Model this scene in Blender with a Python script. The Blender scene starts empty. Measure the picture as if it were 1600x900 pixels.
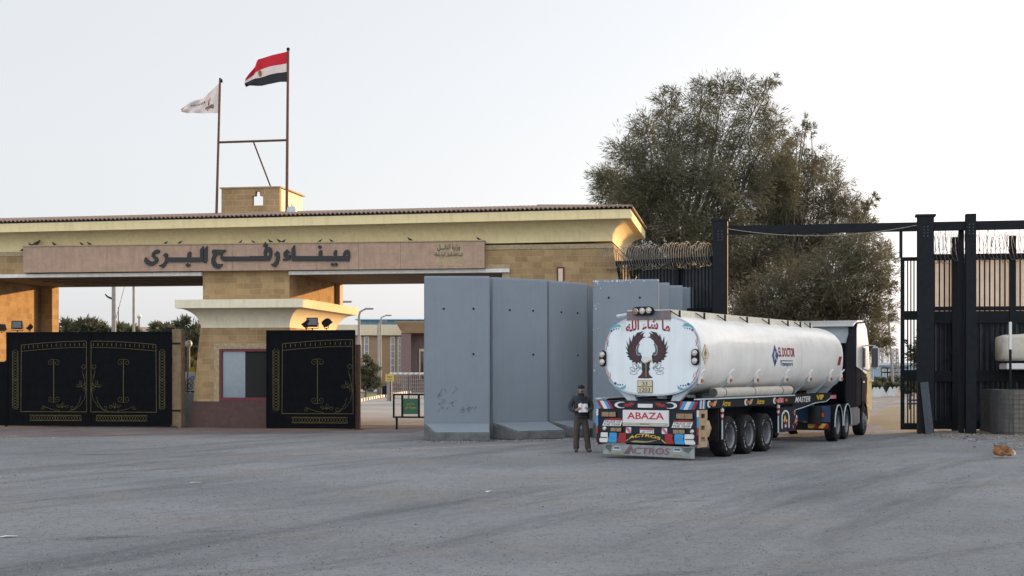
import bpy, bmesh, math, random, unicodedata
import numpy as np
from mathutils import Vector, Matrix, geometry, noise as mnoise
R = math.radians
S = bpy.context.scene
COL = S.collection
random.seed(7)

# ------------------------------------------------------------------ camera, sky, sun, exposure
F = 2222.0            # focal length in pixels of the 1600 wide photograph
H = 2.1               # eye height
HY = 580.0            # row of the horizon
cam = bpy.data.cameras.new('camera'); cam_o = bpy.data.objects.new('camera', cam); COL.objects.link(cam_o)
cam.lens = 50.0; cam.sensor_width = 36.0; cam.shift_y = (HY-450)/1600.0
cam.clip_start = .1; cam.clip_end = 3000
cam_o.location = (0, 0, H); cam_o.rotation_euler = (R(90), 0, 0)
S.camera = cam_o
SUN_EL, SUN_AZ = 6.0, 50.0     # azimuth from +Y towards +X
world = bpy.data.worlds.new('World'); S.world = world; world.use_nodes = True
wn = world.node_tree.nodes; wl = world.node_tree.links
sky = wn.new('ShaderNodeTexSky'); sky.sky_type = 'NISHITA'; sky.sun_disc = False
sky.sun_elevation = R(SUN_EL); sky.sun_rotation = R(SUN_AZ)
sky.air_density = 1.0; sky.dust_density = 3.0; sky.ozone_density = 1.0; sky.altitude = 50
bg = wn['Background']; bg.inputs['Strength'].default_value = .15
hz0 = wn.new('ShaderNodeHueSaturation'); hz0.inputs['Saturation'].default_value = .40     # pale hazy evening sky
tint = wn.new('ShaderNodeMix'); tint.data_type = 'RGBA'; tint.blend_type = 'MULTIPLY'; tint.inputs[0].default_value = 1; tint.inputs[7].default_value = (1.0, .965, 1.0, 1)
wl.new(sky.outputs[0], hz0.inputs['Color']); wl.new(hz0.outputs[0], tint.inputs[6])
# high thin haze evens the sky out; it is brightest on the open side away from the gatehouse
wtc = wn.new('ShaderNodeTexCoord'); wsx = wn.new('ShaderNodeSeparateXYZ'); wl.new(wtc.outputs['Generated'], wsx.inputs[0])
wmr = wn.new('ShaderNodeMapRange'); wmr.interpolation_type = 'SMOOTHSTEP'; wmr.inputs[1].default_value = -.6; wmr.inputs[2].default_value = .5; wmr.inputs[3].default_value = 3.3; wmr.inputs[4].default_value = 1.42; wl.new(wsx.outputs[1], wmr.inputs[0])
wvs = wn.new('ShaderNodeVectorMath'); wvs.operation = 'SCALE'; wvs.inputs[0].default_value = (.945, .985, 1.04); wl.new(wmr.outputs[0], wvs.inputs['Scale'])
veil = wn.new('ShaderNodeMix'); veil.data_type = 'RGBA'; veil.inputs[0].default_value = .80; wl.new(tint.outputs[2], veil.inputs[6]); wl.new(wvs.outputs[0], veil.inputs[7])
wl.new(veil.outputs[2], bg.inputs['Color'])
sun = bpy.data.lights.new('sun', 'SUN'); sun_o = bpy.data.objects.new('sun', sun); COL.objects.link(sun_o)
sun.energy = 2.0; sun.angle = R(.5); sun.color = (1.0, .58, .24)
sd = Vector((math.sin(R(SUN_AZ))*math.cos(R(SUN_EL)), math.cos(R(SUN_AZ))*math.cos(R(SUN_EL)), math.sin(R(SUN_EL))))
sun_o.rotation_euler = (-sd).to_track_quat('-Z', 'Y').to_euler()
sun_o.location = (60, 20, 40)
S.view_settings.view_transform = 'Standard'; S.view_settings.look = 'None'
S.view_settings.exposure = 1.9; S.view_settings.gamma = 1.0
S.cycles.max_bounces = 6; S.cycles.transparent_max_bounces = 8
try: S.cycles.use_denoising = True
except Exception: pass

# ------------------------------------------------------------------ helpers
def gx(px, Y): return (px-800)/F*Y
def gz(py, Y): return H+(HY-py)/F*Y
def gy(py): return F*H/(py-HY)

_mats = {}
def mat(name, col, rough=.7, metal=0.0, var=.12, scale=6.0, bump=0.0, bscale=40.0, col2=None, spec=.5, coat=0.0, streak=0.0, trans=0.0):
    """plain procedural surface: base colour broken up by noise, optional bump and vertical weather streaks"""
    if name in _mats: return _mats[name]
    m = bpy.data.materials.new(name); m.use_nodes = True; _mats[name] = m
    n = m.node_tree.nodes; l = m.node_tree.links; b = n['Principled BSDF']
    b.inputs['Roughness'].default_value = rough; b.inputs['Metallic'].default_value = metal
    b.inputs['Specular IOR Level'].default_value = spec
    if coat: b.inputs['Coat Weight'].default_value = coat; b.inputs['Coat Roughness'].default_value = .08
    tc = n.new('ShaderNodeTexCoord')
    nz = n.new('ShaderNodeTexNoise'); nz.inputs['Scale'].default_value = scale; nz.inputs['Detail'].default_value = 8; nz.inputs['Roughness'].default_value = .62
    l.new(tc.outputs['Object'], nz.inputs['Vector'])
    ramp = n.new('ShaderNodeMapRange'); ramp.inputs[1].default_value = .3; ramp.inputs[2].default_value = .7
    l.new(nz.outputs['Fac'], ramp.inputs[0])
    mx = n.new('ShaderNodeMix'); mx.data_type = 'RGBA'
    c2 = col2 if col2 else tuple(min(1, c*(1+var)) for c in col)
    c1 = col if col2 else tuple(c*(1-var) for c in col)
    mx.inputs[6].default_value = (*c1, 1); mx.inputs[7].default_value = (*c2, 1)
    l.new(ramp.outputs[0], mx.inputs[0]); out = mx.outputs[2]
    if streak:
        mp = n.new('ShaderNodeMapping'); mp.inputs['Scale'].default_value = (5, 5, .25); l.new(tc.outputs['Object'], mp.inputs[0])
        n2 = n.new('ShaderNodeTexNoise'); n2.inputs['Scale'].default_value = 1.6; n2.inputs['Detail'].default_value = 7; l.new(mp.outputs[0], n2.inputs['Vector'])
        r2 = n.new('ShaderNodeMapRange'); r2.inputs[1].default_value = .5; r2.inputs[2].default_value = .78; r2.inputs[3].default_value = 0; r2.inputs[4].default_value = streak
        l.new(n2.outputs['Fac'], r2.inputs[0])
        m2 = n.new('ShaderNodeMix'); m2.data_type = 'RGBA'; m2.inputs[7].default_value = (col[0]*.45, col[1]*.4, col[2]*.34, 1)
        l.new(out, m2.inputs[6]); l.new(r2.outputs[0], m2.inputs[0]); out = m2.outputs[2]
    l.new(out, b.inputs['Base Color'])
    rr = n.new('ShaderNodeMapRange'); rr.inputs[3].default_value = max(.05, rough-.1); rr.inputs[4].default_value = min(1, rough+.1)
    l.new(nz.outputs['Fac'], rr.inputs[0]); l.new(rr.outputs[0], b.inputs['Roughness'])
    if bump:
        nb = n.new('ShaderNodeTexNoise'); nb.inputs['Scale'].default_value = bscale; nb.inputs['Detail'].default_value = 6; l.new(tc.outputs['Object'], nb.inputs['Vector'])
        bp = n.new('ShaderNodeBump'); bp.inputs['Strength'].default_value = bump; bp.inputs['Distance'].default_value = .02
        l.new(nb.outputs['Fac'], bp.inputs['Height']); l.new(bp.outputs[0], b.inputs['Normal'])
    if trans:
        tr = n.new('ShaderNodeBsdfTranslucent'); l.new(out, tr.inputs['Color'])
        ms = n.new('ShaderNodeMixShader'); ms.inputs[0].default_value = trans
        l.new(b.outputs[0], ms.inputs[1]); l.new(tr.outputs[0], ms.inputs[2]); l.new(ms.outputs[0], n['Material Output'].inputs[0])
    return m

def stone_mat(name, c1, c2, mortar, bw=.46, rh=.215, rough=.9):
    """ashlar masonry; s = x + y runs along both front and side walls"""
    m = bpy.data.materials.new(name); m.use_nodes = True
    n = m.node_tree.nodes; l = m.node_tree.links; b = n['Principled BSDF']; b.inputs['Roughness'].default_value = rough
    b.inputs['Specular IOR Level'].default_value = .2
    tc = n.new('ShaderNodeTexCoord'); sx = n.new('ShaderNodeSeparateXYZ'); l.new(tc.outputs['Object'], sx.inputs[0])
    ad = n.new('ShaderNodeMath'); l.new(sx.outputs[0], ad.inputs[0]); l.new(sx.outputs[1], ad.inputs[1])
    cb = n.new('ShaderNodeCombineXYZ'); l.new(ad.outputs[0], cb.inputs[0]); l.new(sx.outputs[2], cb.inputs[1])
    wob = n.new('ShaderNodeTexNoise'); wob.inputs['Scale'].default_value = 3; l.new(tc.outputs['Object'], wob.inputs['Vector'])
    wv = n.new('ShaderNodeVectorMath'); wv.operation = 'SCALE'; wv.inputs['Scale'].default_value = .03; l.new(wob.outputs['Color'], wv.inputs[0])
    va = n.new('ShaderNodeVectorMath'); l.new(cb.outputs[0], va.inputs[0]); l.new(wv.outputs[0], va.inputs[1])
    br = n.new('ShaderNodeTexBrick'); br.inputs['Scale'].default_value = 1; br.inputs['Brick Width'].default_value = bw; br.inputs['Row Height'].default_value = rh
    br.inputs['Mortar Size'].default_value = .008; br.inputs['Mortar Smooth'].default_value = .4; br.inputs['Bias'].default_value = 0
    br.offset = .37; br.squash = .8; br.squash_frequency = 3
    br.inputs['Color1'].default_value = (*c1, 1); br.inputs['Color2'].default_value = (*c2, 1); br.inputs['Mortar'].default_value = (*mortar, 1)
    l.new(va.outputs[0], br.inputs['Vector'])
    nz = n.new('ShaderNodeTexNoise'); nz.inputs['Scale'].default_value = 1.3; nz.inputs['Detail'].default_value = 9; nz.inputs['Roughness'].default_value = .7; l.new(tc.outputs['Object'], nz.inputs['Vector'])
    mr = n.new('ShaderNodeMapRange'); mr.inputs[1].default_value = .3; mr.inputs[2].default_value = .75; mr.inputs[3].default_value = .72; mr.inputs[4].default_value = 1.2; l.new(nz.outputs['Fac'], mr.inputs[0])
    mu = n.new('ShaderNodeVectorMath'); mu.operation = 'SCALE'; l.new(br.outputs['Color'], mu.inputs[0]); l.new(mr.outputs[0], mu.inputs['Scale'])
    l.new(mu.outputs[0], b.inputs['Base Color'])
    nb = n.new('ShaderNodeTexNoise'); nb.inputs['Scale'].default_value = 25; nb.inputs['Detail'].default_value = 8; l.new(tc.outputs['Object'], nb.inputs['Vector'])
    sb = n.new('ShaderNodeMath'); sb.operation = 'MULTIPLY_ADD'; sb.inputs[1].default_value = -.8; l.new(br.outputs['Fac'], sb.inputs[0]); l.new(nb.outputs['Fac'], sb.inputs[2])
    bp = n.new('ShaderNodeBump'); bp.inputs['Strength'].default_value = .5; bp.inputs['Distance'].default_value = .02; l.new(sb.outputs[0], bp.inputs['Height']); l.new(bp.outputs[0], b.inputs['Normal'])
    return m

class MB:
    """collects shapes into one mesh; every shape may carry a material slot index"""
    def __init__(self): self.v = []; self.f = []; self.mi = []; self.m = 0; self.M = None
    def vt(self, p):
        p = Vector(p)
        if self.M is not None: p = self.M @ p
        self.v.append(p); return len(self.v)-1
    def face(self, ids): self.f.append(tuple(ids)); self.mi.append(self.m)
    def poly(self, pts): self.face([self.vt(p) for p in pts])
    def box(self, x0, x1, y0, y1, z0, z1):
        i = [self.vt(p) for p in ((x0,y0,z0),(x1,y0,z0),(x1,y1,z0),(x0,y1,z0),(x0,y0,z1),(x1,y0,z1),(x1,y1,z1),(x0,y1,z1))]
        for a in ((3,2,1,0),(4,5,6,7),(0,1,5,4),(1,2,6,5),(2,3,7,6),(3,0,4,7)): self.face([i[k] for k in a])
        return self
    def prism(self, loops, fn, d0, d1):
        """loops: [outer, hole, ...] in 2D; fn(a, b, d) -> 3D; d0 is the seen face"""
        if not isinstance(loops[0][0], (tuple, list)): loops = [loops]
        tri = geometry.tessellate_polygon([[Vector((a, b, 0)) for a, b in lp] for lp in loops])
        flat = [p for lp in loops for p in lp]
        A = [self.vt(fn(a, b, d0)) for a, b in flat]; B = [self.vt(fn(a, b, d1)) for a, b in flat]
        for t in tri: self.face([A[k] for k in t]); self.face([B[k] for k in reversed(t)])
        o = 0
        for lp in loops:
            n = len(lp)
            for k in range(n): self.face((A[o+k], A[o+(k+1) % n], B[o+(k+1) % n], B[o+k]))
            o += n
        return self
    def tube(self, pts, r, n=6, cap=True):
        pts = [Vector(p) for p in pts]; rings = []
        rs = r if isinstance(r, (list, tuple)) else [r]*len(pts)
        up = None
        for k, p in enumerate(pts):
            t = (pts[min(k+1, len(pts)-1)]-pts[max(k-1, 0)])
            if t.length < 1e-9: t = Vector((0, 0, 1))
            t.normalize()
            if up is None: up = Vector((0, 0, 1)) if abs(t.z) < .9 else Vector((1, 0, 0))
            a = up-t*up.dot(t)
            if a.length < 1e-5: a = t.orthogonal()
            a.normalize(); up = a; b = t.cross(a)
            rings.append([self.vt(p+(a*math.cos(2*math.pi*j/n)+b*math.sin(2*math.pi*j/n))*rs[k]) for j in range(n)])
        for k in range(len(rings)-1):
            for j in range(n): self.face((rings[k][j], rings[k][(j+1) % n], rings[k+1][(j+1) % n], rings[k+1][j]))
        if cap: self.face(list(reversed(rings[0]))); self.face(rings[-1])
        return self
    def cyl(self, p0, p1, r0, r1=None, n=16): return self.tube([p0, p1], [r0, r0 if r1 is None else r1], n)
    def lathe(self, prof, fn, n=24, close=False, cap0=True):
        """prof: [(radius, axial)]; fn(ca*r, sa*r, axial)"""
        rings = [[self.vt(fn(r*math.cos(2*math.pi*j/n), r*math.sin(2*math.pi*j/n), a)) for j in range(n)] for r, a in prof]
        m = len(rings)
        for k in range(m if close else m-1):
            q = rings[(k+1) % m]
            for j in range(n): self.face((rings[k][j], rings[k][(j+1) % n], q[(j+1) % n], q[j]))
        if not close:
            if cap0: self.face(list(reversed(rings[0])))
            self.face(rings[-1])
        return self
    def rings(self, rings, closed=True, caps=True):
        ids = [[self.vt(p) for p in r] for r in rings]; n = len(ids[0])
        for k in range(len(ids)-1):
            for j in range(n if closed else n-1): self.face((ids[k][j], ids[k][(j+1) % n], ids[k+1][(j+1) % n], ids[k+1][j]))
        if caps and closed: self.face(list(reversed(ids[0]))); self.face(ids[-1])
        return self
    def ball(self, c, rx, ry=None, rz=None, nu=10, nv=8):
        ry = rx if ry is None else ry; rz = rx if rz is None else rz; c = Vector(c)
        rr = []
        for k in range(1, nv):
            t = math.pi*k/nv
            rr.append([c+Vector((rx*math.sin(t)*math.cos(2*math.pi*j/nu), ry*math.sin(t)*math.sin(2*math.pi*j/nu), -rz*math.cos(t))) for j in range(nu)])
        return self.rings(rr)
    def mesh(self, tv, tf, fn):
        o = len(self.v)
        for p in tv: self.vt(fn(*p))
        for t in tf: self.face([o+k for k in t])
    def build(self, name, m, parent=None, smooth=False, bevel=0.0, recalc=True):
        me = bpy.data.meshes.new(name); me.from_pydata(self.v, [], self.f); 
        ms = m if isinstance(m, (list, tuple)) else [m]
        for x in ms: me.materials.append(x)
        me.polygons.foreach_set('material_index', self.mi)
        if recalc or bevel:
            bm = bmesh.new(); bm.from_mesh(me)
            if recalc: bmesh.ops.recalc_face_normals(bm, faces=bm.faces)
            if bevel:
                ed = [e for e in bm.edges if len(e.link_faces) == 2 and e.calc_face_angle(0) > .6]
                bmesh.ops.bevel(bm, geom=ed, offset=bevel, segments=2, affect='EDGES', clamp_overlap=True)
            bm.to_mesh(me); bm.free()
        if smooth:
            me.polygons.foreach_set('use_smooth', [True]*len(me.polygons))
            if smooth != 'all':
                try: me.set_sharp_from_angle(angle=R(38))
                except Exception: pass
        o = bpy.data.objects.new(name, me); COL.objects.link(o)
        if parent is not None: o.parent = parent
        return o

def tag(o, label=None, cat=None, group=None, kind=None):
    if label: o['label'] = label
    if cat: o['category'] = cat
    if group: o['group'] = group
    if kind: o['kind'] = kind
    return o
def thing(name, label, cat, loc=(0, 0, 0), rz=0.0, group=None):
    o = bpy.data.objects.new(name, None); COL.objects.link(o); o.empty_display_size = .3
    o.location = loc; o.rotation_euler = (0, 0, rz)
    return tag(o, label, cat, group)
def copy_tree(o, parent=None):
    c = o.copy(); COL.objects.link(c)
    if parent is not None: c.parent = parent
    for ch in [x for x in o.children]: copy_tree(ch, c)
    return c

# --- lettering
_AR = {}
for _cp in range(0xFE70, 0xFEFD):
    _d = unicodedata.decomposition(chr(_cp)).split()
    if len(_d) == 2 and _d[0] in ('<isolated>', '<final>', '<initial>', '<medial>'):
        _AR.setdefault(chr(int(_d[1], 16)), {})[_d[0]] = chr(_cp)
def arabic(s):
    out = []
    dual = lambda c: c == '\u0640' or (c in _AR and '<initial>' in _AR[c])
    joins = lambda c: c == '\u0640' or (c in _AR and '<final>' in _AR[c])
    for i, c in enumerate(s):
        if c not in _AR: out.append(c); continue
        p = i > 0 and dual(s[i-1]) and joins(c); q = i+1 < len(s) and dual(c) and joins(s[i+1])
        k = '<medial>' if p and q else '<final>' if p else '<initial>' if q else '<isolated>'
        out.append(_AR[c].get(k) or _AR[c].get('<isolated>') or c)
    return ''.join(reversed(out))
_txt = {}
def text_geo(body, bold=0.0, shear=0.0):
    k = (body, bold, shear)
    if k in _txt: return _txt[k]
    c = bpy.data.curves.new('lettering', 'FONT'); c.body = body; c.offset = bold; c.shear = shear; c.resolution_u = 3
    o = bpy.data.objects.new('lettering', c); COL.objects.link(o)
    me = bpy.data.meshes.new_from_object(o.evaluated_get(bpy.context.evaluated_depsgraph_get()))
    v = [(p.co.x, p.co.y) for p in me.vertices]; f = [tuple(p.vertices) for p in me.polygons]
    bpy.data.objects.remove(o); bpy.data.curves.remove(c); bpy.data.meshes.remove(me)
    x0 = min(a for a, b in v); x1 = max(a for a, b in v); y0 = min(b for a, b in v); y1 = max(b for a, b in v)
    _txt[k] = ([((a-x0)/(x1-x0), (b-y0)/(y1-y0)) for a, b in v], f)
    return _txt[k]
def put_text(mb, body, fn, bold=0.0, shear=0.0, arc=None):
    """fn(a, b) with a, b in 0..1 over the box of the words -> 3D"""
    v, f = text_geo(body, bold, shear)
    mb.mesh(v, f, (lambda a, b: fn(a, b+arc(a))) if arc else fn)

# ------------------------------------------------------------------ materials
M = {}
M['stone'] = stone_mat('sandstone ashlar', (.39, .27, .14), (.285, .19, .097), (.42, .315, .185))
M['stone_band'] = mat('rough stone coping', (.33, .26, .16), .95, var=.3, scale=14, bump=.6, bscale=30)
M['hut_stone'] = stone_mat('hut block', (.36, .245, .13), (.29, .195, .105), (.48, .37, .21), bw=.43, rh=.225)
M['cream'] = mat('cream plaster', (.70, .585, .325), .85, var=.07, scale=3, bump=.15, bscale=18, streak=.25)
M['cap_cream'] = mat('pale cap plaster', (.68, .62, .46), .85, var=.07, scale=3, bump=.15, bscale=18, streak=.25)
M['plinth'] = mat('maroon plinth paint', (.075, .038, .034), .75, var=.25, scale=5, bump=.2, bscale=20)
M['pink'] = mat('pink stone facing', (.36, .243, .175), .7, var=.16, scale=5, bump=.1, streak=.35)
M['black_paint'] = mat('black gate paint', (.003, .004, .0055), .55, var=.5, scale=4, bump=.05, bscale=8, spec=.06)
M['gold'] = mat('gold paint', (.115, .093, .042), .55, var=.25, spec=.2)
M['black_letter'] = mat('black letter face', (.012, .014, .017), .6, var=.2)
M['tile'] = mat('clay roof tile', (.27, .185, .14), .85, var=.3, scale=9)
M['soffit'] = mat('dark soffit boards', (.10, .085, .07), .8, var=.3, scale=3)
M['white_trim'] = mat('white metal trim', (.62, .62, .58), .6, var=.15)
M['red_frame'] = mat('dark red window frame', (.11, .009, .015), .5, var=.2)
M['concrete'] = mat('blue grey concrete', (.185, .218, .255), .9, var=.05, scale=1.6, bump=.25, bscale=50, streak=.10)
M['concrete_foot'] = mat('worn and shaded concrete foot', (.085, .088, .09), .95, col2=(.17, .172, .172), scale=4, bump=.7, bscale=25, streak=.5)  # stained concrete, darkened further so the colour carries the shade of upright faces
M['hole'] = mat('dark hole', (.012, .012, .012), .9)
M['iron'] = mat('dark painted steel', (.007, .009, .012), .55, var=.35, scale=5, bump=.05, spec=.15)
M['iron_blue'] = mat('blue grey primed steel', (.045, .055, .07), .6, var=.35, scale=12)
M['rust'] = mat('rusty pipe', (.10, .045, .03), .8, var=.35, scale=12)
M['wire'] = mat('galvanised wire', (.20, .185, .165), .6, var=.2)
M['white_paint'] = mat('tank white paint', (.74, .72, .68), .36, var=.10, scale=1.3, streak=.16, coat=.2)
M['disc'] = mat('tank end paint', (.66, .72, .755), .4, var=.04, scale=2.5, streak=.15)
M['walkway'] = mat('walkway paint', (.62, .58, .48), .6, var=.15, scale=6, streak=.3)
M['saddle'] = mat('saddle paint', (.42, .48, .52), .5, var=.12)
M['pipe'] = mat('beige hose tube', (.42, .38, .33), .6, var=.15)
M['chassis'] = mat('chassis black', (.010, .0105, .012), .65, var=.4, scale=8, spec=.2)
M['navy'] = mat('navy panel paint', (.009, .012, .022), .5, var=.25, scale=6, spec=.3)
M['rubber'] = mat('tyre rubber', (.016, .016, .017), .85, var=.5, scale=7, bump=.2, bscale=60, spec=.2)
M['rim'] = mat('steel rim', (.16, .165, .18), .5, metal=.3, var=.25, scale=10)
M['red'] = mat('red paint', (.26, .010, .016), .45, var=.12)
M['deep_red'] = mat('deep red letters', (.40, .01, .03), .45, var=.05)
M['maroon'] = mat('maroon feather paint', (.075, .012, .014), .5, var=.5, scale=25)
M['feather_black'] = mat('black feather paint', (.012, .012, .016), .5)
M['blue'] = mat('sky blue paint', (.025, .24, .50), .45, var=.12)
M['teal'] = mat('teal paint', (.11, .34, .42), .5, var=.2, scale=14)
M['dk_blue'] = mat('dark blue paint', (.02, .06, .20), .5, var=.15)
M['pinkline'] = mat('faded pink line paint', (.45, .12, .17), .6, var=.3)
M['white'] = mat('white enamel', (.60, .60, .60), .45, var=.06, streak=.1)
M['ivory'] = mat('lamp lens ivory', (.52, .46, .40), .2, var=.1, coat=.5)
M['amber'] = mat('amber lens', (.46, .13, .03), .2, var=.15, coat=.5)
M['brown_lens'] = mat('dusty amber lens', (.24, .16, .085), .35, var=.25, scale=20, coat=.3)
M['red_lens'] = mat('red lens', (.28, .012, .012), .2, coat=.5)
M['yellow'] = mat('yellow paint', (.55, .36, .03), .5, var=.12)
M['olive'] = mat('dull gold paint', (.27, .22, .09), .5, var=.2)
M['plate'] = mat('beige number plate', (.52, .46, .30), .5, var=.08)
M['tan'] = mat('tan steel plate', (.36, .25, .15), .6, var=.2, scale=8)
M['skirt'] = mat('dirty silver skirt', (.22, .25, .255), .5, var=.25, scale=7, streak=.3)
M['grey_dk'] = mat('dark grey print', (.08, .095, .095), .6, var=.3, scale=15)
M['plum'] = mat('faded plum letters', (.17, .08, .10), .5, var=.15)
M['cab_dark'] = mat('cab dark paint', (.008, .009, .012), .6, var=.2, spec=.04)
M['cab_white'] = mat('cab pearl paint', (.42, .41, .40), .3, var=.06, coat=.5)
M['fairing'] = mat('black fairing', (.008, .010, .015), .7, var=.2, spec=.04)
M['tractor_blue'] = mat('tractor blue frame', (.02, .055, .12), .4, var=.3, coat=.3)
M['glass'] = mat('dark glass', (.02, .025, .03), .06, var=.1, spec=.8)
M['tinted'] = mat('pale tinted glass', (.16, .21, .24), .08, var=.1, spec=1.0)
M['chrome'] = mat('chrome', (.6, .6, .6), .15, metal=1.0)
M['flag_red'] = mat('flag red', (.33, .008, .022), .8, var=.15, trans=.22)
M['flag_white'] = mat('flag white', (.46, .455, .49), .85, var=.06, trans=.22)
M['flag_black'] = mat('flag black', (.015, .016, .02), .85, var=.2)
M['flag_gold'] = mat('flag emblem gold', (.22, .13, .04), .7, var=.3, scale=40)
M['ink'] = mat('printed dark ink', (.035, .035, .05), .8)
M['green'] = mat('green sign paint', (.015, .10, .045), .5, var=.12)
M['trunk'] = mat('grey bark', (.13, .11, .09), .95, var=.4, scale=10, bump=.5)
M['twig'] = mat('pale dry twig', (.22, .18, .145), .95, var=.3)
M['needle'] = mat('olive needles', (.115, .118, .066), .75, var=.4, scale=.9, trans=.35)
M['needle_dk'] = mat('dull needles', (.102, .102, .063), .8, var=.4, scale=1.1, trans=.3)
M['needle_brown'] = mat('brownish needles', (.14, .125, .085), .85, var=.35, scale=1.1, trans=.2)
M['leaf_green'] = mat('grey green leaves', (.075, .088, .05), .8, var=.4, scale=1.0, trans=.2)
M['hesco'] = mat('hessian fabric', (.13, .12, .098), .95, var=.25, scale=5, bump=.3, bscale=60, streak=.3)
M['canvas'] = mat('cream canvas', (.48, .45, .38), .9, var=.12, scale=5, bump=.3, bscale=12)
M['sheet'] = mat('corrugated dark sheet', (.036, .041, .050), .5, var=.4, scale=3)
M['pole_grey'] = mat('grey pole', (.22, .22, .22), .7, var=.2)
M['far_brown'] = mat('far brown wall', (.30, .20, .12), .9, var=.15, scale=1)
M['far_cream'] = mat('far cream parapet', (.58, .50, .36), .9, var=.08)
M['far_plum'] = mat('far plum stone', (.17, .115, .11), .9, var=.15)
M['far_blue'] = mat('blue metal roof', (.20, .38, .52), .6, var=.1)
M['blue_shed'] = mat('pale blue shed', (.24, .32, .40), .7, var=.08)
M['kerb_black'] = mat('kerb black', (.03, .03, .03), .8)
M['kerb_white'] = mat('kerb white', (.6, .6, .58), .8)
M['skin'] = mat('skin', (.30, .17, .11), .55, var=.08)
M['jacket'] = mat('dark slate jacket', (.028, .033, .042), .85, var=.25, scale=12, bump=.2, bscale=18)
M['trouser'] = mat('brown grey trousers', (.062, .052, .045), .9, var=.2, scale=9, bump=.25, bscale=14)
M['shoe'] = mat('dusty brown shoe', (.075, .058, .045), .75, var=.25)
M['hair'] = mat('black knit', (.012, .012, .013), .9)
M['paper'] = mat('white paper', (.72, .72, .76), .8, var=.03)
M['ginger'] = mat('ginger fur', (.20, .085, .03), .95, var=.55, scale=9, bump=.5, bscale=70)
M['fur_white'] = mat('cream fur', (.45, .36, .26), .95, var=.2, bump=.5, bscale=70)
M['pigeon'] = mat('pigeon grey', (.03, .031, .037), .8, var=.4, scale=20)
M['grey_wall'] = mat('grey rendered wall', (.26, .28, .28), .9, var=.15, scale=4)
M['wood_post'] = mat('brown post', (.17, .12, .07), .9, var=.3, scale=5, streak=.3)
M['stone_grey'] = mat('loose stone', (.16, .155, .15), .95, var=.3, scale=9)
M['litter'] = mat('litter white', (.6, .6, .58), .8)
M['cctv'] = mat('camera housing', (.42, .47, .50), .4, var=.05)

# ------------------------------------------------------------------ ground
def ground_material(name, base, dark, light, sand, wear=1.0):
    m = bpy.data.materials.new(name); m.use_nodes = True
    n = m.node_tree.nodes; l = m.node_tree.links; b = n['Principled BSDF']; b.inputs['Specular IOR Level'].default_value = .25
    tc = n.new('ShaderNodeTexCoord')
    def nz(scale, det=8, rough=.6, sc=None, rot=0):
        t = n.new('ShaderNodeTexNoise'); t.inputs['Scale'].default_value = scale; t.inputs['Detail'].default_value = det; t.inputs['Roughness'].default_value = rough
        if sc:
            mp = n.new('ShaderNodeMapping'); mp.vector_type = 'TEXTURE'; mp.inputs['Scale'].default_value = sc; mp.inputs['Rotation'].default_value = (0, 0, rot); l.new(tc.outputs['Object'], mp.inputs[0]); l.new(mp.outputs[0], t.inputs['Vector'])
        else: l.new(tc.outputs['Object'], t.inputs['Vector'])
        return t.outputs['Fac']
    def rng(src, a, b_, c=0, d=1):
        r = n.new('ShaderNodeMapRange'); r.inputs[1].default_value = a; r.inputs[2].default_value = b_; r.inputs[3].default_value = c; r.inputs[4].default_value = d; l.new(src, r.inputs[0]); return r.outputs[0]
    def mix(fac, a, col):
        x = n.new('ShaderNodeMix'); x.data_type = 'RGBA'; l.new(fac, x.inputs[0])
        if isinstance(a, tuple): x.inputs[6].default_value = (*a, 1)
        else: l.new(a, x.inputs[6])
        x.inputs[7].default_value = (*col, 1); return x.outputs[2]
    c = mix(rng(nz(.13, 5), .40, .60), base, light)
    c = mix(rng(nz(.5, 9, .68, (9, 1.0, 1), R(63)), .50, .64, 0, .85*wear), c, dark)      # long tyre sweeps towards the open gateway
    c = mix(rng(nz(.6, 9, .7, (8, 1.0, 1), R(40)), .53, .66, 0, .6*wear), c, dark)
    c = mix(rng(nz(.7, 9, .72, (6, 1.0, 1), R(72)), .54, .66, 0, .6), c, light)
    c = mix(rng(nz(.28, 10, .75), .53, .63, 0, .8), c, sand)
    c = mix(rng(nz(.42, 8, .7, (2.5, 1, 1), R(20)), .60, .66, 0, .75), c, tuple(x*.8 for x in dark))     # old stains
    c = mix(rng(nz(3.2, 6, .8), .50, .66, 0, .45), c, dark)
    c = mix(rng(nz(6, 6, .85), .54, .64, 0, .55), c, light)                               # coarse worn aggregate
    c = mix(rng(nz(11, 5, .85), .55, .63, 0, .75), c, tuple(x*.62 for x in dark))
    c = mix(rng(nz(19, 4, .8), .58, .64, 0, .7), c, tuple(min(1, x*1.25) for x in light))
    c = mix(rng(nz(4.3, 7, .9), .635, .67, 0, .85), c, tuple(x*.45 for x in dark))         # loose dark chips
    l.new(c, b.inputs['Base Color']); b.inputs['Roughness'].default_value = .9
    bp = n.new('ShaderNodeBump'); bp.inputs['Strength'].default_value = .6; bp.inputs['Distance'].default_value = .03
    l.new(nz(16, 8, .8), bp.inputs['Height']); l.new(bp.outputs[0], b.inputs['Normal'])
    return m
M['asphalt'] = ground_material('dusty asphalt', (.168, .172, .181), (.094, .098, .106), (.232, .236, .244), (.205, .188, .16))
M['inner_road'] = ground_material('pale concrete road', (.28, .27, .26), (.20, .195, .19), (.34, .33, .31), (.30, .27, .22), .6)
M['sand'] = ground_material('trampled sand', (.19, .168, .14), (.12, .107, .09), (.235, .21, .178), (.21, .185, .15), .5)
M['apron'] = ground_material('reddish paving', (.135, .095, .095), (.09, .062, .062), (.18, .16, .155), (.19, .165, .14), .6)
M['scrub'] = ground_material('dry scrub soil', (.19, .165, .115), (.10, .095, .06), (.23, .20, .15), (.22, .185, .13), .3)

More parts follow.
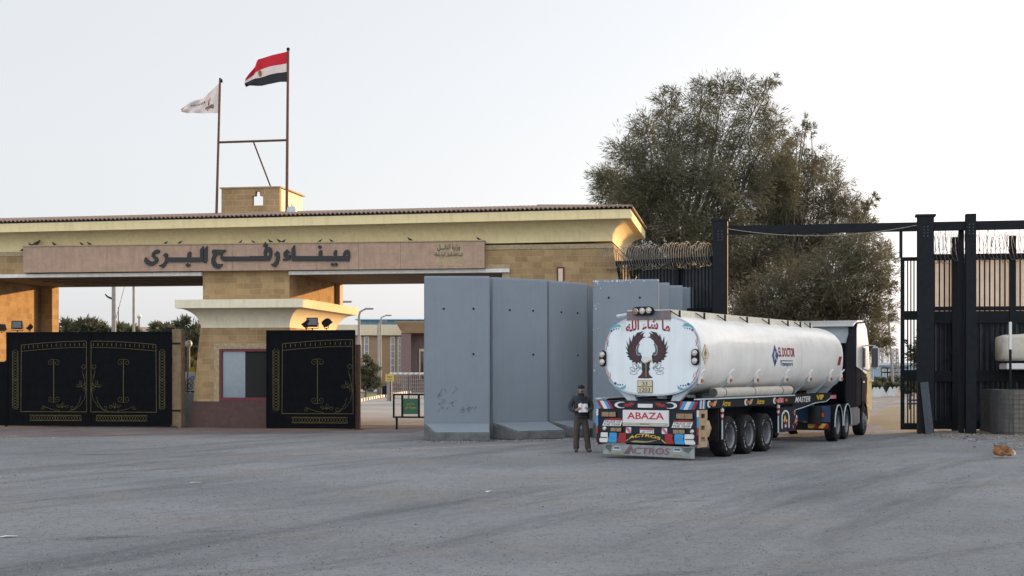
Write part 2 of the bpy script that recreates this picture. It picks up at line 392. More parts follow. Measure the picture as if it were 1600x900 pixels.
mb = MB(); mb.poly([(-900, -60, 0), (900, -60, 0), (900, 1600, 0), (-900, 1600, 0)])
tag(mb.build('ground', M['scrub']), kind='structure')
def sheet(name, pts, z, m):
    mb = MB(); mb.poly([(x, y, z) for x, y in pts]); return tag(mb.build(name, m), kind='structure')
# forecourt asphalt and the road that bends away through the open gateway
road = [(-120, -50), (120, -50), (120, 44.0), (34, 44.6), (13.9, 46.2), (13.6, 52), (15.5, 62), (21, 80), (34, 104), (56, 126), (92, 140), (92, 153), (50, 140), (27, 116), (12.5, 84), (8.6, 62), (7.6, 49.5), (4, 53.0), (-120, 66)]
sheet('forecourt', road, .004, M['asphalt'])

# ------------------------------------------------------------------ gatehouse frame: u along the front, v into the depth
TH = math.atan(.16); CT, ST = math.cos(TH), math.sin(TH)
GX0, GY0 = (298-800)/F*53.0, 53.0
def U(px, v=0.0):
    r = (px-800)/F; return (r*(GY0+v*CT)-GX0-v*ST)/(CT+r*ST)
def W(u, v, z): return Vector((GX0+u*CT+v*ST, GY0-u*ST+v*CT, z))
def ZG(py, px, v=0.0): return gz(py, W(U(px, v), v, 0).y)
GROT = -TH
def gthing(name, label, cat, group=None): return thing(name, label, cat, (GX0, GY0, 0), GROT, group)

# paving strip in front of the gates
ap = [(gx(px, gy(py)), gy(py)) for px, py in ((-400, 689), (-60, 684.5), (60, 683), (200, 681), (330, 679), (500, 677.5), (640, 676.5))]
p = [W(9.5, 1.0, 0), W(9.5, 7, 0), W(-30, 7, 0)]
sheet('paving_apron', ap+[(q.x, q.y) for q in p], .008, M['apron'])
p = [W(6.0, 7.01, 0), W(10.5, 7.01, 0), W(19, 7.01, 0)]
sheet('inner_road', [(-5.9, 55.2), (1.5, 54.0), (2.0, 60), (-.5, 110), (-4, 135), (-22, 135), (-12.5, 84), (-7.0, 62)], .012, M['inner_road'])
sheet('sand_verge', [(7.7, 60), (8.7, 63), (11.4, 82), (19, 108), (30, 128), (4, 128), (2, 80), (3.4, 55)], .002, M['sand'])

gate = gthing('gatehouse', 'long sandstone border gatehouse with cream flared cornice and tiled roof edge', 'gatehouse')
ZB, ZT = 5.78, 6.64          # beam
DEP = 6.5
def fn_front(a, b, d): return (a, d, b)
# pillar with battered edge and a window opening
uL0, uL1 = U(298), U(313); uR1 = U(453); uR0 = uR1+.35
def slant(z, a0, a1, z1=3.71): return a0+(a1-a0)*z/z1
wx0, wx1, wz0, wz1 = U(343), U(421), ZG(627, 380), ZG(545, 380)
def wall_piece(mb, poly): mb.prism([poly], fn_front, 0, DEP)
mb = MB()
zl = .98
wall_piece(mb, [(slant(zl, uL0, uL1), zl), (wx0, zl), (wx0, 3.71), (uL1, 3.71)])
wall_piece(mb, [(wx0, wz1), (wx1, wz1), (wx1, 3.71), (wx0, 3.71)])
wall_piece(mb, [(wx1, zl), (slant(zl, uR0, uR1), zl), (uR1, 3.71), (wx1, 3.71)])
if wz0 > zl: mb.box(wx0, wx1, 0.003, DEP, zl, wz0)
mb.build('pillar_wall', M['stone'], gate)
mb = MB(); mb.prism([[(uL0-.03, 0), (uR0+.03, 0), (slant(zl, uR0, uR1)+.03, zl), (slant(zl, uL0, uL1)-.03, zl)]], fn_front, -.03, DEP); mb.build('plinth', M['plinth'], gate)
mb = MB(); mb.box(wx0-.2, wx0-.003, -.03, .05, zl, wz1+.2); mb.box(wx0, wx1+.2, -.03, .05, wz1+.003, wz1+.2); mb.build('window_surround', M['stone_band'], gate)
mb = MB()
for a, b, c, d in ((wx0, wx0+.1, wz0, wz1), (wx1-.1, wx1, wz0, wz1), (wx0+.1, wx1-.1, wz1-.1, wz1), (wx0+.1, wx1-.1, wz0, wz0+.14)): mb.box(a, b, -.02, .12, c, d)
win = mb.build('window', M['red_frame'], gate, bevel=.008)
mb = MB(); mb.box(wx0+.1, wx0+.98, .06, .075, wz0+.14, wz1-.1); mb.build('pane', M['tinted'], win)
mb = MB(); mb.box(wx0+.98, wx1-.1, .05, .065, wz0+.08, wz1-.1); mb.build('dark_shutter', M['hole'], win)
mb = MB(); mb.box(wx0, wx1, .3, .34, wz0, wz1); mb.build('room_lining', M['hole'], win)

def flare(name, parent, u0, u1, v0, v1, z0, z1, z2, out, m, kz=0.0):
    """concave flared cornice: rises from a rectangle, sweeps outward, ends in an upright fascia"""
    prof = [(0, z0)]
    N = 12
    for k in range(1, N+1):
        t = k/N*math.pi/2
        prof.append((out*(1-math.cos(t)), z0+(z1-z0)*math.sin(t)))
    prof += [(out+.03, z1), (out+.03, z2)]
    mb = MB()
    def corner(o, z): return [(u0-o, v0-o), (u1+o, v0-o), (u1+o, v1+o), (u0-o, v1+o)]
    for s in range(4):
        rr = []
        for o, z in prof:
            c = corner(o, z); a, b = c[s], c[(s+1) % 4]
            rr.append([(a[0]+(b[0]-a[0])*q, a[1]+(b[1]-a[1])*q, z+kz*(a[0]+(b[0]-a[0])*q)) for q in (0, .25, .5, .75, 1)])
        mb.rings(rr, closed=False)
    c = corner(out+.03, 0); mb.poly([(a, b, z2+kz*a) for a, b in c]); c = corner(0, 0); mb.poly([(a, b, z0+kz*a) for a, b in reversed(c)])
    return mb.build(name, m, parent, smooth=True)
cu0 = U(315); ov = cu0-U(284, -.7)
flare('pillar_cap', gate, uL1+.02, uR1-.02, .02, DEP-.35, 3.712, 4.42, 4.73, .7, M['cap_cream'])
mb = MB(); mb.box(U(317), uR1-.02, 0, DEP, 4.732, ZB); mb.build('upper_pillar', M['stone'], gate)
# corner buttress at the back of the pillar
mb = MB(); mb.box(uR1-.018, uR1+.17, DEP-.45, DEP+.02, 4.734, ZB-.02); mb.build('buttress', M['pink'], gate)
# beam over both openings and end wing
uE = U(956); uW0 = U(797); uBL = -17.0
mb = MB(); mb.box(uBL, uW0, 0, DEP, ZB, ZT)
bat = .19
mb.prism([[(uW0, 0), (uE+bat*ZT, 0), (uE, ZT), (uW0, ZT)]], fn_front, 0, DEP)
mb.build('beam_wall', M['stone'], gate)
mb = MB(); mb.prism([[(U(757), ZT-.17), (uE+bat*.17+.03, ZT-.17), (uE+.03, ZT-.002), (U(757), ZT-.002)]], fn_front, -.03, DEP+.03); mb.build('coping_trim', M['stone_band'], gate)
mb = MB(); mb.box(uBL, U(37), -.03, .05, ZT-.17, ZT-.002); mb.build('coping_trim', M['stone_band'], gate)
mb = MB(); mb.box(U(785), U(797)-.003, -.035, .3, 3.2, ZB+.16); mb.box(U(757), U(785)-.003, -.035, .03, ZB+.003, ZB+.16); mb.build('opening_surround', M['stone_band'], gate)
sx0, sx1, sz1 = U(870), U(882), ZG(417, 876)
mb = MB(); mb.box(sx0, sx1, -.03, .02, sz1-1.2, sz1); sl = mb.build('slit_window', M['red_frame'], gate)
mb = MB(); mb.box(sx0+.06, sx1-.06, -.034, .0, sz1-1.15, sz1-.06); mb.build('pane', M['far_cream'], sl)
# left pier
uP = U(62, 5.8)
mb = MB(); mb.box(-20, uP, .0, 5.9, 0, ZB-.003); mb.build('end_pier', M['stone'], gate)
mb = MB(); mb.box(uP-.3, U(92, DEP), 5.903, DEP, 0, ZB-.003); mb.build('buttress', M['stone'], gate)
# soffits and white edge strips of the two openings
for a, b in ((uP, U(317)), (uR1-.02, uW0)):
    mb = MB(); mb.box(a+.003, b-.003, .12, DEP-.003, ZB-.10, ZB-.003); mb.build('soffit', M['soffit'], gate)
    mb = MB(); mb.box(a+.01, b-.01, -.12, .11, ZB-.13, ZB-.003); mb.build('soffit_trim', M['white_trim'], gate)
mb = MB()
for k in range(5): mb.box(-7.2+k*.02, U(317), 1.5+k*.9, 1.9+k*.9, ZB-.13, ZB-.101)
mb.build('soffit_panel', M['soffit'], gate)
mb = MB(); mb.prism([[(U(317)-.42, ZB-.11), (U(317)-.02, ZB-.11), (U(317)-.02, ZB-.55)]], fn_front, 5.0, 5.4); mb.build('corner_bracket', M['soffit'], gate)
kz = .0055
flare('roof_cornice', gate, uBL, uE, .02, DEP, ZT, 7.36, 7.68, .68, M['cream'], kz)
# tiles
mb = MB()
def tz(u, d): return 7.70+kz*u+.05+.075*abs(math.sin(math.pi*u/.165))+d*.135
ue = uE+.78; us = np.arange(uBL-.7, ue, .0275)
rows = []
for d in (0, .9, 1.8, 2.7, 3.9):
    rows.append([(min(u, ue-d*1.0), -.78+d, tz(u, d)) for u in us])
mb.rings(rows, closed=False); mb.rings([rows[0], [(a, b, c-.04) for a, b, c in rows[0]], [(a, b+.1, c-.04) for a, b, c in rows[0]]], closed=False)
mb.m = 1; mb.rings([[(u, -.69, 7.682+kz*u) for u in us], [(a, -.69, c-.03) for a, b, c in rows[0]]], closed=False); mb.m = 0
vs = np.arange(-.78, DEP+.7, .0275); rows = []
for d in (0, .9, 1.8, 2.7, 3.9): rows.append([(ue-d, max(-.78+d, min(DEP+.7-d, v)), 7.70+kz*ue+.05+.075*abs(math.sin(math.pi*v/.165))+d*.135) for v in vs])
mb.rings(rows, closed=False); mb.rings([rows[0], [(a, b, c-.04) for a, b, c in rows[0]], [(a-.1, b, c-.04) for a, b, c in rows[0]]], closed=False)
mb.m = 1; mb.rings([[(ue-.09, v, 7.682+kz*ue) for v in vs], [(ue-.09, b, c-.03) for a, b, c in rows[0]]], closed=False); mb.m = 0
mb.build('roof_tile', [M['tile'], M['hole']], gate, smooth=True, recalc=False)

# rooftop hut
hv = 2.6
hx0, hx1 = U(346, hv), U(437, hv); hz1 = ZG(294, 391, hv); hd = 2.9
hut = gthing('rooftop_hut', 'small sandstone block hut standing on the tiled roof beside the flag frame', 'hut')
hwx0, hwx1, hwz0, hwz1 = U(394, hv), U(411, hv), ZG(321, 402, hv), ZG(306, 402, hv)
mb = MB(); loops = [[(hx0, 7.6), (hx1, 7.6), (hx1, hz1), (hx0, hz1)], [(hwx0, hwz0), (hwx0, hwz1), (hwx0+.12, hwz1), (hwx0+.14, hwz1+.18), (hwx0+.3, hwz1+.18), (hwx0+.32, hwz1), (hwx1, hwz1), (hwx1, hwz0)]]
mb.prism(loops, fn_front, hv, hv+.22); mb.build('front_wall', M['hut_stone'], hut)
mb = MB(); mb.prism([[(hv+.222, 7.6), (hv+hd, 7.6), (hv+hd, hz1-.02), (hv+.222, hz1-.02)], [(hv+.75, 8.15), (hv+.75, 8.6), (hv+1.05, 8.75), (hv+1.2, 8.5), (hv+1.2, 8.15)], [(hv+1.75, 7.9), (hv+1.75, 8.42), (hv+2.0, 8.42), (hv+2.0, 7.9)], [(hv+2.25, 7.9), (hv+2.25, 8.35), (hv+2.6, 8.35), (hv+2.6, 7.9)]], lambda a, b, d: (d, a, b), hx1-.2, hx1-.002)
mb.build('side_wall', M['cap_cream'], hut)
mb = MB(); mb.box(hx0+.002, hx0+.2, hv+.222, hv+hd, 7.6, hz1-.02); mb.build('side_wall', M['cap_cream'], hut)
mb = MB(); mb.box(hx0-.06, hx1+.05, hv-.05, hv+.6, hz1+.002, hz1+.05); mb.box(hx1-.25, hx1+.1, hv+.603, hv+hd+.1, hz1+.002, hz1+.05); mb.box(hx0-.06, hx0+.2, hv+.603, hv+hd+.1, hz1+.002, hz1+.05); mb.build('coping', M['stone_band'], hut)

# flag frame
fv = 1.7
def gp(px, py, v): u = U(px, v); return Vector((u, v, ZG(py, px, v)))
frame = gthing('flag_frame', 'rusty pipe frame of two flagpoles joined by a crossbar and a sloping brace', 'flagpole frame')
mb = MB(); a, b = gp(338, 345, fv), gp(344, 122, fv); mb.tube([a, b], [.055, .045], 8); pl = mb.build('flagpole', M['rust'], frame)
mb = MB(); mb.tube([gp(345, 124, fv)+Vector((.02, 0, 0)), gp(345, 128, fv)+Vector((.05, 0, -.02))], .04, 6); mb.build('pulley', M['iron'], pl)
mb = MB(); a, b = gp(448, 335, fv), gp(450.3, 77, fv); mb.tube([a, b], [.06, .05], 8); pl = mb.build('flagpole', M['rust'], frame)
mb = MB(); mb.ball(gp(450.3, 77, fv), .07); mb.build('finial', M['iron'], pl)
mb = MB(); mb.tube([gp(341.5, 222.5, fv), gp(448.5, 219, fv)], .045, 8); mb.build('crossbar', M['rust'], frame)
mb = MB(); mb.tube([gp(396, 221.5, fv), gp(423, 292, fv+1.0)], .03, 8); mb.build('brace', M['rust'], frame)

def cloth(outline_top, outline_bot, nx, ny, v0, ripple, seed):
    """a flag between two edge curves (pixel points, hoist first) with folds in depth"""
    def lerp(c, t):
        x = t*(len(c)-1); k = min(int(x), len(c)-2); q = x-k
        return (c[k][0]+(c[k+1][0]-c[k][0])*q, c[k][1]+(c[k+1][1]-c[k][1])*q)
    g = []
    for i in range(nx+1):
        t = i/nx; a, b = lerp(outline_top, t), lerp(outline_bot, t); row = []
        for j in range(ny+1):
            s = j/ny; px, py = a[0]+(b[0]-a[0])*s, a[1]+(b[1]-a[1])*s
            v = v0+ripple*t**.7*(math.sin(t*9+s*2.2+seed)+.45*math.sin(t*17-s*4+seed*2)+.3*math.sin(t*5+s*9))
            p0 = gp(px, py, v0); row.append(Vector((p0.x, v, p0.z)))
        g.append(row)
    return g
def cloth_obj(name, label, g, mats, rows, emblem):
    t = gthing(name, label, 'flag')
    mb = MB(); ids = [[mb.vt(p) for p in r] for r in g]
    for i in range(len(g)-1):
        for j in range(len(g[0])-1):
            mb.m = rows(j/(len(g[0])-1)); mb.face((ids[i][j], ids[i+1][j], ids[i+1][j+1], ids[i][j+1]))
    o = mb.build('cloth', mats, t, smooth='all', recalc=False)
    emblem(t, g); return t
def on_cloth(g, a, b, off=-.03):
    nx, ny = len(g)-1, len(g[0])-1; x = min(max(a*nx, 0), nx-1e-4); y = min(max(b*ny, 0), ny-1e-4); i, j = int(x), int(y); p, q = x-i, y-j
    r = (g[i][j]*(1-p)+g[i+1][j]*p)*(1-q)+(g[i][j+1]*(1-p)+g[i+1][j+1]*p)*q
    return r+Vector((0, off, 0))
def eagle(t, g):
    mb = MB()
    pts = [(0, -1), (.25, -.75), (.2, -.55), (.8, -.7), (.9, .3), (.6, .85), (.5, 1), (-.5, 1), (-.6, .85), (-.9, .3), (-.8, -.7), (-.2, -.55), (-.2, -.75)]
    P = [on_cloth(g, .525+x*.052, .50+y*.13) for x, y in pts]; c = on_cloth(g, .525, .5)
    for k in range(len(P)): mb.poly([c, P[k], P[(k+1) % len(P)]])
    mb.build('emblem', M['flag_gold'], t, recalc=False)
g = cloth([(449, 80.5), (425, 86), (413, 90), (404, 93.5), (399, 99), (395, 108), (384.5, 124)], [(448, 128), (437, 128.3), (425, 131), (410, 133.5), (398, 134), (390, 134.8), (384, 136)], 40, 18, fv, .10, 1.0)
cloth_obj('national_flag', 'red, white and black striped flag with a gold eagle flying from the taller flagpole', g, [M['flag_red'], M['flag_white'], M['flag_black']], lambda s: 0 if s < .38 else 1 if s < .64 else 2, eagle)
def harbour_mark(t, g):
    mb = MB()
    arc = [(.26+.05*math.sin(q*2.4), .36+.24*q) for q in np.linspace(0, 1, 9)]
    for k in range(8): mb.poly([on_cloth(g, arc[k][0]-.018, arc[k][1]), on_cloth(g, arc[k][0]+.018, arc[k][1]), on_cloth(g, arc[k+1][0]+.014, arc[k+1][1]), on_cloth(g, arc[k+1][0]-.014, arc[k+1][1])])
    for w in range(3):
        y = .67+w*.05; pts = [(.13+.26*q, y+.012*math.sin(q*14)) for q in np.linspace(0, 1, 13)]
        for k in range(12): mb.poly([on_cloth(g, pts[k][0], pts[k][1]), on_cloth(g, pts[k+1][0], pts[k+1][1]), on_cloth(g, pts[k+1][0], pts[k+1][1]+.036), on_cloth(g, pts[k][0], pts[k][1]+.036)])
    for x, y, r in ((.30, .60, .025), (.305, .86, .018)): mb.poly([on_cloth(g, x+r*math.cos(q), y+2*r*math.sin(q)) for q in np.linspace(0, 5.6, 8)])
    for x in np.linspace(.42, .75, 8): mb.poly([on_cloth(g, x, .35+.1*(x-.4)), on_cloth(g, x+.025, .33+.1*(x-.4)), on_cloth(g, x+.03, .43), on_cloth(g, x+.005, .45)])
    mb.build('print_mark', M['ink'], t, recalc=False)
g = cloth([(342.5, 130), (336, 136), (328, 145), (319, 151.5), (309, 155), (298, 160), (284, 172)], [(341, 177), (332, 177), (322, 176.6), (311, 176.8), (302, 177), (294, 177), (283, 174.5)], 36, 14, fv, .12, 2.2)
cloth_obj('harbour_flag', 'greyish white flag with a dark printed wave mark flying from the shorter flagpole', g, [M['flag_white']], lambda s: 0, harbour_mark)

cc = thing('security_camera', 'pale grey dome camera bracketed to the taller flagpole above the roof tiles', 'security camera', W(*gp(456, 336, 1.2)), GROT)
mb = MB(); mb.lathe([(.10, .32), (.17, .30), (.20, .15), (.20, .1), (.16, .08)], lambda a, b, c: (a, b, c), 14); mb.build('housing', M['cctv'], cc, smooth=True)
mb = MB(); mb.ball((0, -.02, .06), .14); mb.build('dome', M['glass'], cc, smooth='all')
mb = MB(); mb.tube([(-.12, .45, .40), (0, .2, .44), (0, 0, .40), (0, 0, .31)], .03, 6); mb.build('bracket', M['cctv'], cc)

# ------------------------------------------------------------------ name board
sv = -.30
sg = gthing('stone_sign', 'long pink stone name board with black raised lettering across the gatehouse', 'sign')
sz0 = lambda px: ZG(426-7*(px-36)/721, px, sv); sz1f = lambda px: ZG(386-9*(px-36)/721, px, sv)
mb = MB(); N = 11; xs = [36+(757-36)*k/N for k in range(N+1)]
for k in range(N):
    a, b = U(xs[k], sv)+.004, U(xs[k+1], sv)-.004
    mb.prism([[(a, sz0(xs[k])), (b, sz0(xs[k+1])), (b, sz1f(xs[k+1])), (a, sz1f(xs[k]))]], fn_front, sv, -.035)
mb.build('stone_panel', M['pink'], sg)
mb = MB()
for k in (0, N):
    pass
mb.prism([[(U(36, sv)-.01, sz1f(36)+.002), (U(757, sv)+.01, sz1f(757)+.002), (U(757, sv)+.01, sz1f(757)+.04), (U(36, sv)-.01, sz1f(36)+.04)]], fn_front, sv-.03, -.032); mb.build('top_ledge', M['stone_band'], sg)
def zA(x, y): return (x/8+210, y/8+365)
def zB(x, y): return (x/8.889+390, y/8.889+365)
A = [[(325,210),(300,200),(262,210),(225,250),(222,285),(245,310),(265,325),(265,338),(240,350),(205,345),(170,325),(155,297),(140,300),(128,345),(150,380),(200,402),(245,395),(285,370),(305,335),(295,300),(270,285),(255,265),(262,250),(300,248),(318,240)],
     [(385,250),(405,242),(425,260),(420,298),(668,298),(672,245),(698,222),(715,240),(712,298),(828,298),(828,200),(862,160),(870,160),(866,355),(418,355),(390,405),(360,428),(320,408),(312,395),(352,385),(378,362),(390,330),(388,292),(362,275)],
     [(880,200),(918,155),(916,340),(905,360),(880,372),(872,350)], [(640,395),(672,370),(705,390),(675,422)],
     [(985,205),(1000,200),(1145,203),(1140,225),(1110,250),(1100,275),(1120,287),(1440,287),(1440,342),(1110,342),(1085,320),(1082,290),(1090,262),(1040,262),(1015,300),(1015,345),(1040,380),(1110,380),(1105,400),(1070,435),(1030,438),(990,415),(968,370),(968,320),(985,275),(1005,250),(972,245)]]
B = [[[(0,312),(205,312),(200,260),(215,215),(245,190),(285,185),(310,205),(320,240),(315,300),(300,350),(280,378),(0,378)], [(240,258),(236,300),(262,312),(284,300),(276,262),(258,242)]],
     [(190,175),(225,115),(262,165),(225,203)], [(350,290),(390,240),(415,265),(425,310),(418,370),(395,430),(365,462),(330,455),(300,425),(330,418),(365,385),(375,330)],
     [(475,290),(485,255),(520,228),(520,215),(570,265),(565,275),(535,262),(515,275),(525,290),(575,300),(572,340),(560,365),(475,380),(465,355),(510,340),(482,325)],
     [[(588,210),(630,160),(635,180),(640,312),(965,312),(962,265),(985,232),(1012,232),(1012,312),(1180,312),(1165,270),(1195,228),(1215,228),(1215,312),(1300,312),(1305,275),(1330,235),(1360,222),(1390,240),(1400,290),(1395,345),(1380,390),(1360,380),(600,380),(588,375)], [(1332,288),(1340,310),(1372,310),(1362,276)]],
     [(950,185),(978,160),(1010,185),(978,215)], [(1128,425),(1155,402),(1179,425),(1157,458)], [(1181,425),(1205,400),(1232,425),(1205,458)]]
mb = MB()
def letter(poly, tr):
    lps = poly if isinstance(poly[0][0], tuple) else [poly]
    lps = [[(U(px, sv), ZG(py, px, sv)) for px, py in (tr(*q) for q in lp)] for lp in lps]
    mb.prism(lps, fn_front, sv-.07, sv-.005)
for q in A: letter(q, zA)
for q in B: letter(q, zB)
mb.build('lettering', M['black_letter'], sg)
mb = MB()
def sgn(x0, x1, y0, y1, d): return lambda a, b: (U(x0+(x1-x0)*a, sv), sv-d, ZG(y1-(y1-y0)*b, x0+(x1-x0)*a, sv))
put_text(mb, arabic('وزارة النقـــل'), sgn(683.5, 719, 381, 392.5, .012), .012)
put_text(mb, arabic('الهيئة العامة للموانى البرية والجافة'), sgn(679, 723, 394, 402.5, .012), .012)
mb.build('inscription', M['black_letter'], sg, recalc=False)
mb = MB(); mb.prism([[(U(680, sv), ZG(416, 680, sv)), (U(724, sv), ZG(416, 724, sv)), (U(724, sv), ZG(379.5, 724, sv)), (U(680, sv), ZG(379.5, 680, sv))]], fn_front, sv-.006, sv-.001); mb.build('inscription_ground', mat('scraped stone patch', (.36, .27, .17), .9, var=.2, scale=6), sg)

# pigeons
def make_pigeon():
    t = thing('pigeon', 'small grey pigeon perched along the top edge of the pink stone name board', 'pigeon', group='pigeons on the name board')
    mb = MB(); mb.tube([(-.19, 0, .06), (-.12, 0, .075), (-.05, 0, .10), (.04, 0, .13), (.10, 0, .17), (.125, 0, .215), (.14, 0, .245), (.165, 0, .235), (.19, 0, .228)], [.012, .03, .06, .07, .055, .036, .038, .022, .006], 10)
    mb.build('body', M['pigeon'], t, smooth='all')
    mb = MB(); mb.tube([(.02, .02, 0), (.02, .02, .08)], .008, 5); mb.tube([(.02, -.02, 0), (.02, -.02, .08)], .008, 5); mb.build('feet', M['rust'], t)
    return t
pg = make_pigeon(); first = True
rnd = random.Random(3)
for px in (32, 48, 57, 85, 128, 140, 259, 281, 375.6, 396, 423, 437, 443, 500, 518, 641, 748):
    o = pg if first else copy_tree(pg); first = False
    big = .85 if px == 57 else .7 if px == 32 else rnd.uniform(.42, .55)
    u = U(px, sv+.06); z = sz1f(max(px, 36))+.042
    if px == 32: z = ZT-.0+.02; o.location = W(u, -.02, ZT)
    else: o.location = W(u, sv+.05, z)
    o.rotation_euler = (0, 0, rnd.choice([0, math.pi])+rnd.uniform(-.7, .7)); o.scale = (big,)*3
    o['label'] = {32: 'lone pigeon on the stone coping beside the end of the name board', 57: 'largest looking pigeon, standing on the far end corner of the name board'}.get(px, 'small grey pigeon perched along the top edge of the pink stone name board')
    if px not in (32, 57): o['group'] = 'pigeons on the name board'
    elif 'group' in o: del o['group']

# ------------------------------------------------------------------ ornamental iron gates
LW, LH = 3.17, 3.56
def spiral(cx, cz, r, turns, a0, sgn_, n=18):
    return [(cx+sgn_*r*(1-.78*k/n)*math.cos(a0+turns*2*math.pi*k/n), cz+r*(1-.78*k/n)*math.sin(a0+turns*2*math.pi*k/n)) for k in range(n+1)]
def gate_leaf(name, label, loc, rz, mirror, w=LW):
    """leaf in local x 0..w, z 0..LH, face towards -y; mirror puts the lattice strip at x = 0"""
    t = thing(name, label, 'gate', loc, rz, 'ornamental black gate leaves')
    X = (lambda x: w-x*w/LW) if mirror else (lambda x: x*w/LW)
    mb = MB(); mb.box(0, w, 0, .05, .06, LH); panel = mb.build('panel', M['black_paint'], t, bevel=.006)
    mb = MB()
    for a, b, c, d in ((0, .07, .05, LH+.01), (w-.07, w, .05, LH+.01), (.07, w-.07, .05, .13), (.07, w-.07, LH-.06, LH+.01)): mb.box(a, b, -.02, -.002, c, d)
    mb.build('frame', M['black_paint'], t, bevel=.006)
    r = .011
    def line(mb, pts, rr=r): mb.tube([(X(x), -.012, z) for x, z in pts], rr*.8, 5)
    arch = [(.08+2.5*k/14, 3.18+.04*math.sin(math.pi*.5*(1-k/14))-.10*(k/14)**2) for k in range(15)]
    mb = MB(); line(mb, [(.08, 3.2), (.07, .58)], .013); line(mb, [(.07, .58), (2.6, .58)], .013); line(mb, [(2.6, .58), (2.58, 3.09)], .013); line(mb, arch, .013); line(mb, [(x, z-.235) for x, z in arch], .011)
    mb.build('arch_border', M['gold'], t)
    mb = MB()
    for k in range(14):
        x = .17+2.3*k/13; z = 3.2-.095*(k/13)**2-.05; line(mb, [(x, z), (x, z-.11)], .014)
    mb.build('arch_fret', M['gold'], t)
    def lattice(x0, x1, z0, z1, tall):
        mb = MB(); line(mb, [(x0, z0), (x1, z0), (x1, z1), (x0, z1), (x0, z0)], .012)
        if tall: line(mb, [(x0, (z0+z1)/2), (x1, (z0+z1)/2)])
        else: line(mb, [((x0+x1)/2, z0), ((x0+x1)/2, z1)])
        n = int(round(max(x1-x0, z1-z0)/.105))
        for k in range(n):
            if tall: a, b = z0+(z1-z0)*k/n, z0+(z1-z0)*(k+1)/n; line(mb, [(x0, a), (x1, b)], .007); line(mb, [(x1, a), (x0, b)], .007)
            else: a, b = x0+(x1-x0)*k/n, x0+(x1-x0)*(k+1)/n; line(mb, [(a, z0), (b, z1)], .007); line(mb, [(a, z1), (b, z0)], .007)
        if tall:
            for zz, s in ((z1, 1), (z0, -1)):
                m_ = (x0+x1)/2; line(mb, [(m_-.06, zz+s*.01), (m_-.07, zz+s*.06), (m_, zz+s*.03), (m_+.07, zz+s*.06), (m_+.06, zz+s*.01)], .006)
        mb.build('lattice', M['gold'], t)
    lattice(2.71, 2.92, .72, 2.85, True); lattice(.28, 2.25, .25, .45, False)
    mb = MB(); line(mb, [(1.33, .95), (1.33, 2.52)], .016)
    for zc, s in ((2.42, 1), (1.06, -1)):
        for q in (-1, 1): line(mb, [(1.33, zc+s*.12)]+[(x, z) for x, z in spiral(1.33+q*.12, zc, .11, -1.15*s, math.pi/2*s, q)], .007)
    mb.build('bar_scroll', M['gold'], t)
    mb = MB()
    def sc(pts, rr=.0075): line(mb, pts, rr)
    sc([(.10, 2.0), (.16, 1.8), (.24, 2.1)]+spiral(.20, 2.25, .1, 1.1, 0, -1)); sc([(.09, 1.4), (.15, 1.75), (.2, 2.0)])
    for q in (0, 1.2, 2.5, 3.8): sc([(.26, 1.53)]+spiral(.26+.14*math.cos(q), 1.53+.14*math.sin(q), .09, 1.0, q, 1, 10), .006)
    sc([(.08, 1.45), (.16, 1.05), (.34, .8), (.55, .66), (.75, .61)]); sc([(.3, 1.15), (.34, .95), (.45, .78)]+spiral(.62, .74, .1, 1.1, math.pi, 1))
    for q in (.3, 1.5, 2.7): sc([(1.0, .75)]+spiral(1.0+.16*math.cos(q), .75+.1*math.sin(q), .09, 1.0, q, 1, 10), .006)
    sc([(1.1, .62), (1.4, .67), (1.7, .78)]+spiral(1.76, .72, .08, 1.1, 1.5, 1))
    mb.build('scrollwork', M['gold'], t)
    mb = MB(); mb.ball((X(.26), -.025, 1.53), .03); mb.build('rosette', M['gold'], t); mb = MB(); mb.ball((X(1.0), -.025, .75), .03); mb.build('rosette', M['gold'], t)
    return t
gv = -.55
ga, gm, gb = U(10, gv), U(139, gv), U(268, gv)
gate_leaf('iron_gate', 'shut black gate leaf with gold scrolls, farther from the window pillar', W(ga, gv, 0), GROT, True, gm-ga-.012)
gate_leaf('iron_gate', 'shut black gate leaf with gold scrolls, hinged on the brown post near the window pillar', W(gm+.012, gv, 0), GROT, False, gb-gm-.012)
ov_ = -1.35; oa, ob = U(416, ov_), U(555, ov_)
gate_leaf('iron_gate', 'black gate leaf with gold scrolls pushed open in front of the pillar window', W(oa, ov_, 0), GROT, True, ob-oa)

gpst = gthing('gate_post', 'tall brown weathered post beside the shut gate leaves', 'post')
a, b = U(269, -.45), U(284, -.45)
mb = MB(); mb.box(a+.003, b, -.5, -.1, 0, ZG(514, 276, -.45)); mb.build('shaft', M['wood_post'], gpst, bevel=.015)
for z in (.62, 3.1):
    mb = MB(); mb.box(a-.1, a+.35, -.54, -.503, z, z+.06); mb.build('hinge', M['iron'], gpst)
mb = MB(); mb.box(a-.28, a-.02, -.42, -.12, 3.3, 3.72); mb.build('latch_box', M['iron'], gpst, bevel=.02)
rp = gthing('rusty_post', 'rust brown steel post standing at the free edge of the opened gate leaf', 'post')
a, b = U(556, -1.0), U(563, -1.0)
mb = MB(); mb.box(a+.02, b, -1.1, -.95, .0, 3.05); mb.build('shaft', M['rust'], rp)
mb = MB(); mb.box(a+.02, b+.12, -1.12, -.93, 0, .03); mb.box(a+.01, b-.04, -1.16, -1.103, .0, .85); mb.build('base_plate', M['rust'], rp)
